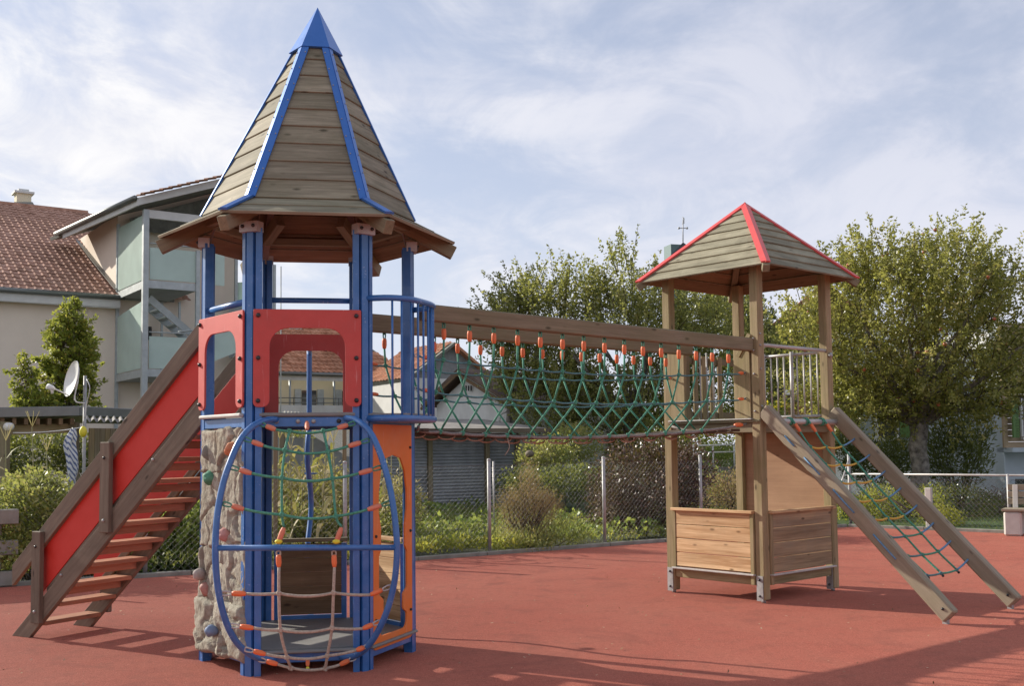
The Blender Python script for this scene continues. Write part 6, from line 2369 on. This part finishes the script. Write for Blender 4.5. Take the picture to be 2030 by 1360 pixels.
# metal railings
z_ = lambda z: Vector((0, 0, z))
rail = tube('top_rail', M_steelpaint, look, [cF + eR * .09 + eL * .03 + z_(2.61), cR + eR * .02 + eL * .03 + z_(2.61)], .020, 10)
Geo().tube([cR - eL * .01 + eR * .03 + z_(2.56), cR - eL * .03 + eR * .03 + z_(2.56)], .026, 12).build('rail_eye', M_steel, look)
bk0, bk1 = cR + eL * .12 + eR * .05, cB + eR * .05 - eL * .0
for z in (2.60, 1.90):
    tube('side_rail', M_steelpaint, look, [bk0 + z_(z), bk1 + z_(z)], .016, 8)
for i in range(12):
    p = bk0.lerp(bk1, (i + .5) / 12)
    tube('rail_bar', M_steelpaint, look, [p + z_(1.90), p + z_(2.60)], .009, 8)
for f in (.34, .70):
    p = bk0.lerp(bk1, f) - eR * .03
    tube('rail_post', M_steelpaint, look, [p + z_(1.86), p + z_(2.63)], .019, 10)
for f in (.05, .14, .23):
    p = cF.lerp(cR, f + .10) + eL * .9
    tube('rail_bar', M_steelpaint, look, [p + z_(1.86), p + z_(2.60)], .009, 8)
for z in (2.62, 2.45, 2.15, 1.93):
    for n_ in (0, 1):
        pass
for z in (2.72, 2.60, 2.36, 1.98):
    Geo().ball(cF + eL * .03 + eR * (PS * .25) - eL * .035 + z_(z), .012, 8, 5, (1, 1, 1)).build('bolt', M_steel, look)
    Geo().ball(cF + eL * .06 - eR * .004 + z_(z - .05), .012, 8, 5).build('bolt', M_steel, look)

# ============================================================ rope net ramp on the right of the lookout tower
ramp_t = thing('net_ramp', (3.6, 10.5, 0), 'sloping rope net between two wooden beams leaning on the lookout tower', 'rope ramp')
out = -eL
T0 = cF + eR * .055 - eL * .055 + z_(1.90)
T1 = cR + eR * .045 - eL * .055 + z_(1.90)
G0, G1 = Vector((3.80, 9.60, .10)), Vector((4.74, 10.41, .10))
for a, b in ((T0, G0), (T1, G1)):
    d = (b - a).normalized()
    bm_ = board('side_beam', M_ladderwood, ramp_t, a - d * .06, b + d * .05, .10, .150, bev=.014)
    g = Geo()
    f = b + d * -.02 - Vector((0, 0, .03))
    side = -eR
    g.bar(f + side * .042 + z_(-.02), f + side * .042 + z_(.09), .05, .012, up=side)
    g.bar(f - z_(.03), Vector((f.x, f.y, 0)), .045, .045, up=eR)
    g.build('steel_foot', M_steel, bm_, smooth=False)
    Geo().ball(f + side * .052 + z_(.05), .014, 8, 5).build('bolt', M_dark, bm_)
tube('roller', M_steelpaint, ramp_t, [T0 + Vector((0, 0, -.075)) + eR * .02 + out * .02, T1 + Vector((0, 0, -.075)) + out * .02], .03, 12)
dr = (G0 - T0).normalized()
dn = dr.cross(eR).normalized()
if dn.z < 0:
    dn = -dn
LR_ = (G0 - T0).length


def rp_(u, s, h=0.0):
    """point of the ramp: u across 0..1, s along metres from the top, h off the plane"""
    return T0.lerp(T1, u) + dr * s + dn * h


longs = (.27, .50, .74)
s0, s1, nrow = .42, 2.10, 8
rows = [s0 + (s1 - s0) * i / (nrow - 1) for i in range(nrow)]


def dip(u, s):
    return -.04 - .05 * math.sin(PI * min(1, max(0, (s - .1) / 2.6))) * (1 - abs(u - .5) * 1.1)


for u in longs:
    pts = [T0.lerp(T1, u) + Vector((0, 0, -.075)) + out * .05 + z_(.03)] + [rp_(u, s, dip(u, s) + (.004 if i % 2 else -.004)) for i, s in enumerate(rows)]
    tube('long_rope', G, ramp_t, smooth_path(pts[0:], 4), .0105, 8)
    dd_ = (pts[1] - pts[0]).normalized()
    ferrule(ramp_t, pts[0] + dd_ * .17, pts[0] + dd_ * .07, .019)
    c_ = T0.lerp(T1, u) + Vector((0, 0, -.075)) + out * .02
    g = Geo()
    for dd in (-.012, .012):
        g.tube([c_ + eR * dd + (out * math.cos(a) + z_(1) * math.sin(a)) * .037 for a in [2 * PI * i / 12 for i in range(12)]], .009, 6, True)
    g.build('rope_wrap', G, ramp_t)
for i, s in enumerate(rows):
    ends = [rp_(.03, s - .04, -.01)] + [rp_(u, s, dip(u, s)) for u in longs] + [rp_(.97, s - .07, -.01)]
    for j in range(4):
        mt = M_bluerope if j in (0, 3) else (M_yellowrope if i < 5 else M_bluegreen)
        if (j == 0 and i < 6) or (j == 2 and i >= 5):
            mt = M_green
        tube('cross_rope', mt, ramp_t, sag(ends[j], ends[j + 1], .018 if mt is M_yellowrope else .008, 6), .0098 if mt is not M_yellowrope else .0105, 8)
    for k_ in ends[1:4]:
        knot(ramp_t, k_, M_green if i < 7 else M_bluegreen, .018)
    Geo().ball(ends[-1], .012, 6, 5).build('rope_end', M_bluerope, ramp_t)
for u in longs:
    Geo().ball(rp_(u, rows[-1] + .03, dip(u, rows[-1]) - .0), .014, 6, 5).build('rope_end', M_dark, ramp_t)
for a_, b_ in ((.32, .46), (.62, .85), (1.05, 1.35), (1.62, 1.92)):
    p0 = T0 + dr * a_ - eR * .054
    p1 = T0 + dr * b_ - eR * .054
    tube('lacing_rope', M_bluerope, ramp_t, [p0 + eR * .03, p0, p0.lerp(p1, .5) - eR * .004, p1, p1 + eR * .03], .008, 6)

# ============================================================ rope bridge between the towers
bridge = thing('rope_bridge', (0.7, 10.2, 0), 'hanging rope bridge with green net sides under two long wooden beams', 'rope bridge')
hC, hF = hx(1, HR, 0), hx(2, HR, 0)
NB0, NB1 = Vector((-.735, 8.67, 2.70)), Vector((2.44, 10.985, 2.615))
FB0, FB1 = Vector((-1.25, 9.29, 2.70)), Vector((1.93, 11.60, 2.655))
NB0.z, NB1.z = at(858, 621, 8.75).z, at(1480, 683, 10.95).z
FB0.z = at(745, 645, 9.5).z
FB1.z = at(1365, 688, 11.45).z
board('side_beam', M_beamwood, bridge, NB0, NB1, .085, .135, bev=.01)
board('side_beam', M_beamwood, bridge, FB0, FB1, .085, .155, bev=.01)


def zr_(px, py, base0, base1, t):
    """height that shows at px, py for the vertical plane over base0-base1"""
    return base0.lerp(base1, t)


def t_at(px, b0, b1):
    """parameter along the line b0-b1 at picture column px (bisection)"""
    lo, hi = -.15, 1.15
    for _ in range(40):
        m = (lo + hi) / 2
        p = b0.lerp(b1, m)
        yc = p.y * math.cos(PITCH) + (p.z - EYE) * math.sin(PITCH)
        x = 1015 + FPX * p.x / yc
        if x < px:
            lo = m
        else:
            hi = m
    return (lo + hi) / 2


def hz(px, py, b0, b1):
    """point over the line b0-b1 seen at px, py"""
    t = t_at(px, b0, b1)
    p = b0.lerp(b1, t)
    q = at(px, py, p.y)
    return Vector((p.x, p.y, q.z))


def net_side(b0, b1, zt, knots_px, rad, inward):
    """knots_px: columns of the hanging points; returns nothing"""
    n = len(knots_px)
    tops, K1, K2, BT = [], [], [], []
    for i, (px, dx2, dx3) in enumerate(knots_px):
        t = t_at(px, b0, b1)
        p = b0.lerp(b1, t)
        tops.append(Vector((p.x, p.y, p.z - zt)))
        t2, t3 = t_at(px + dx2, b0, b1), t_at(px + dx3, b0, b1)
        k1 = b0.lerp(b1, t + (t2 - t) * .12)
        f = min(max(t, 0), 1)
        s1_ = 2.325 - .075 * math.sin(PI * f) - .0 * f
        s2_ = 2.06 - .075 * math.sin(PI * f)
        s3_ = 1.755 - .075 * math.sin(PI * f)
        K1.append(Vector((k1.x, k1.y, s1_)))
        q = b0.lerp(b1, t2)
        K2.append(Vector((q.x, q.y, s2_)))
        q = b0.lerp(b1, t3)
        BT.append(Vector((q.x, q.y, s3_)))
    for i in range(n):
        f = min(max(t_at(knots_px[i][0], b0, b1), 0.0), 1.0)
        BT[i] += inward * (.20 * math.sin(PI * f) ** .5 if 0 < f < 1 else 0)
        K2[i] += inward * (.05 * math.sin(PI * f) ** .5 if 0 < f < 1 else 0)
    inw = (b1 - b0).cross(Vector((0, 0, 1))).normalized()
    for i in range(n):
        a = tops[i]
        f0, f1 = a + z_(-.055), a + z_(-.135)
        hook = Geo().tube([a + z_(.02), a + z_(-.012)], .006, 6)
        hook.build('hook', M_dark, bridge)
        loop_link(bridge, a + z_(-.0), f0, G, .0065, .012)
        ferrule(bridge, f1, f0 + z_(.01), .021)
        tube('hanger_rope', G, bridge, [f1, K1[i]], .0092, 8)
        tube('hanger_rope', G, bridge, [K1[i], K2[i]], .0092, 8)
        tube('hanger_rope', G, bridge, [K2[i], BT[i]], .0092, 8)
        knot(bridge, K1[i], G, .020)
        knot(bridge, K2[i], G, .020)
        knot(bridge, BT[i], G, .021)
    return K1, K2, BT


# near side: columns of the hooks in the picture order, with how far the rope drifts along the bridge below
near_px = [881, 932, 980, 1027, 1072, 1116, 1158, 1199, 1238, 1275, 1311, 1346, 1380, 1412, 1444]
far_px = [763, 812, 862, 908, 953, 996, 1037, 1076, 1115, 1153, 1189, 1223, 1256, 1289, 1320]
NL = (NB1 - NB0).length
K1n, K2n, BTn = net_side(NB0, NB1, .073, [(p, -14 + 6 * i / 14, -44 + 2 * i / 14) for i, p in enumerate(near_px)], 1, Vector((-.60, .80, 0)))
K1f, K2f, BTf = net_side(FB0, FB1, .083, [(p, 18 - 8 * i / 14, 44) for i, p in enumerate(far_px)], 1, Vector((.60, -.80, 0)))


def scallop(Ks, mat, r, ends, s=.012, fer=True):
    pts = [ends[0]] + Ks + [ends[1]]
    path = []
    for i in range(len(pts) - 1):
        path += sag(pts[i], pts[i + 1], s, 5)[:-1]
    path.append(pts[-1])
    tube('side_rope', mat, bridge, path, r, 8)
    if fer:
        for e, k in ((ends[0], Ks[0]), (ends[1], Ks[-1])):
            d = (k - e).normalized()
            ferrule(bridge, e + d * .12, e + d * .04, .017)
            loop_link(bridge, e - d * .03, e + d * .03, M_steelpaint, .005, .012)


eN1, eF1 = cF + eL * .16 - eR * .02, cL - eL * .02 - eR * .02
eN0, eF0 = hx(1, HR, 0) + Vector((.06, .03, 0)), hx(2, HR, 0) + Vector((.06, .03, 0))
for Kn, Kf, z0 in ((K1n, K1f, 2.325), (K2n, K2f, 2.06)):
    scallop(Kn, M_bluegreen, .0082, (eN0 + z_(z0 + .01), eN1 + z_(z0 + .0)))
    scallop(Kf, M_bluegreen, .0082, (eF0 + z_(z0 + .01), eF1 + z_(z0 + .0)))
scallop(BTn, M_brownrope, .013, (eN0 + z_(1.77), eN1 + z_(1.80)), .010, False)
scallop(BTf, M_brownrope, .013, (eF0 + z_(1.77), eF1 + z_(1.80)), .010, False)
ferrule(bridge, eN1 + z_(1.80) - eL * .0 + (BTn[-1] - eN1 - z_(1.80)).normalized() * .05, eN1 + z_(1.805) + (BTn[-1] - eN1 - z_(1.80)).normalized() * .16, .021)
# walkway planks
NP = 26
for i in range(NP):
    f = (i + .5) / NP
    a = (eN0.lerp(eN1, f)) + z_(1.745 - .070 * math.sin(PI * f) - .0)
    b = (eF0.lerp(eF1, f)) + z_(1.745 - .070 * math.sin(PI * f) - .0)
    dd = (b - a).normalized()
    ins = .02 + .20 * math.sin(PI * f) ** .5
    board('walk_plank', M_deckwood, bridge, a + dd * ins, b - dd * ins, (eN1 - eN0).length / NP - .004, .028)
for i in range(0, NP, 2):
    f = (i + 1) / NP
    a = (eN0.lerp(eN1, f)) + z_(1.722 - .070 * math.sin(PI * f))
    b = (eF0.lerp(eF1, f)) + z_(1.722 - .070 * math.sin(PI * f))
    al = (eN1 - eN0).normalized()
    dd = (b - a).normalized()
    for p in (a.lerp(b, .32), a.lerp(b, .6)):
        tube('loop_rope', M_beige, bridge, [p + al * (.085 * math.cos(t)) - z_(.030 * math.sin(t)) for t in [PI * k / 10 for k in range(11)]], .007, 6)
tube('loop_rope', M_beige, bridge, smooth_path([BTn[4] + z_(.0), BTn[4] + Vector((.02, 0, -.10)), BTn[4] + Vector((-.02, 0, -.17))], 4), .004, 5)

# ============================================================ staircase with red sides
stair = thing('play_staircase', (-3.4, 9.2, 0), 'dark wooden stairs with red side panels climbing to the blue tower', 'staircase')
n0, n1 = Vector((-4.19, 9.44, -.02)), Vector((-2.40, 8.385, 1.80))
wv = Vector((.507, .862, 0)).normalized() * .62
rn = n1 - n0
hdir = Vector((rn.x, rn.y, 0)).normalized()
ud = rn.normalized()
upv = ud.cross(wv.normalized()) * -1
if upv.z < 0:
    upv = -upv
for sgn, o in ((1, Vector((0, 0, 0))), (-1, wv)):
    outw = -wv.normalized() * sgn
    m0, m1 = n0 + o, n1 + o
    X, Z = ud, -outw if False else (ud.cross(Vector((0, 0, 1)))).normalized()
    Y = Z.cross(X)
    M = Matrix((X, Y, Z)).transposed().to_4x4()
    M.translation = m0
    L = rn.length
    ca, sa = math.cos(math.asin(ud.z)), ud.z
    inn = 1 if Z.dot(outw) < 0 else -1

    def vb(name, mat, v0, v1, x0, x1, off, t, foot=False):
        """board between heights v0 and v1 above the slope line, ends cut plumb at run x0 and x1"""
        pts_ = []
        for x, v in ((x0, v0), (x1, v0), (x1, v1), (x0, v1)):
            pts_.append((x + v * sa, v * ca))
        if foot:
            # cut level on the ground
            pts_[0] = (.02 / sa, 0) if v0 == 0 else pts_[0]
            pts_[3] = ((.02 - v1 * ca * ca) / sa if False else -v1 * ca * ca / sa + .02 / sa, v1 * ca)
        Mo = M.copy()
        Mo.translation = m0 + outw * off
        return slab(name, mat, stair, Mo, [pts_], t, bev=.003)

    st = vb('stringer', M_stairwood, .0, .205, .0, L, .0, .045, True)
    vb('lower_rail', M_stairwood, .21, .30, .25, L, -.04, .030)
    vb('hand_rail', M_stairwood, .645, .825, (-.30 if sgn > 0 else .0), L, .0, .042)
    vb('side_panel', M_redstair, .285, .66, .10, L, -.022, .012)
    for s in (.18, 1.17):
        b = m0 + hdir * s * .87 + z_(s * .87 * rn.z / Vector((rn.x, rn.y, 0)).length) + outw * .045
        z0, z1 = (.02, .80) if s < .5 else (.06, .80)
        bb = board('rail_post', M_stairwood, stair, b + z_(z0), b + z_(z1), .115, .045, up=outw, bev=.005)
        for zz_ in (z0 + .10, z1 - .13):
            Geo().ball(b + outw * .024 + z_(zz_), .014, 8, 5).build('bolt', M_dark if zz_ > .4 else M_steel, bb)
    for s in (.6, 1.35, 2.1):
        Geo().ball(m0 + ud * s * .98 + z_(.19) + outw * .026, .014, 8, 5).build('bolt', M_steel, stair)
NS = 10
for i in range(NS):
    z = .175 * (i + .72) + .02
    f = (z - .09) / rn.z
    c_ = n0 + Vector((rn.x, rn.y, 0)) * f + z_(z)
    a, b = c_ + wv * .035, c_ + wv * .965
    board('tread', M_treadwood, stair, a + hdir * .02, b + hdir * .02, .19, .036, bev=.005)
    if i > 1:
        board('riser_board', M_treadwood, stair, a - hdir * .035 + z_(-.062), b - hdir * .035 + z_(-.062), .022, .06, bev=.004)
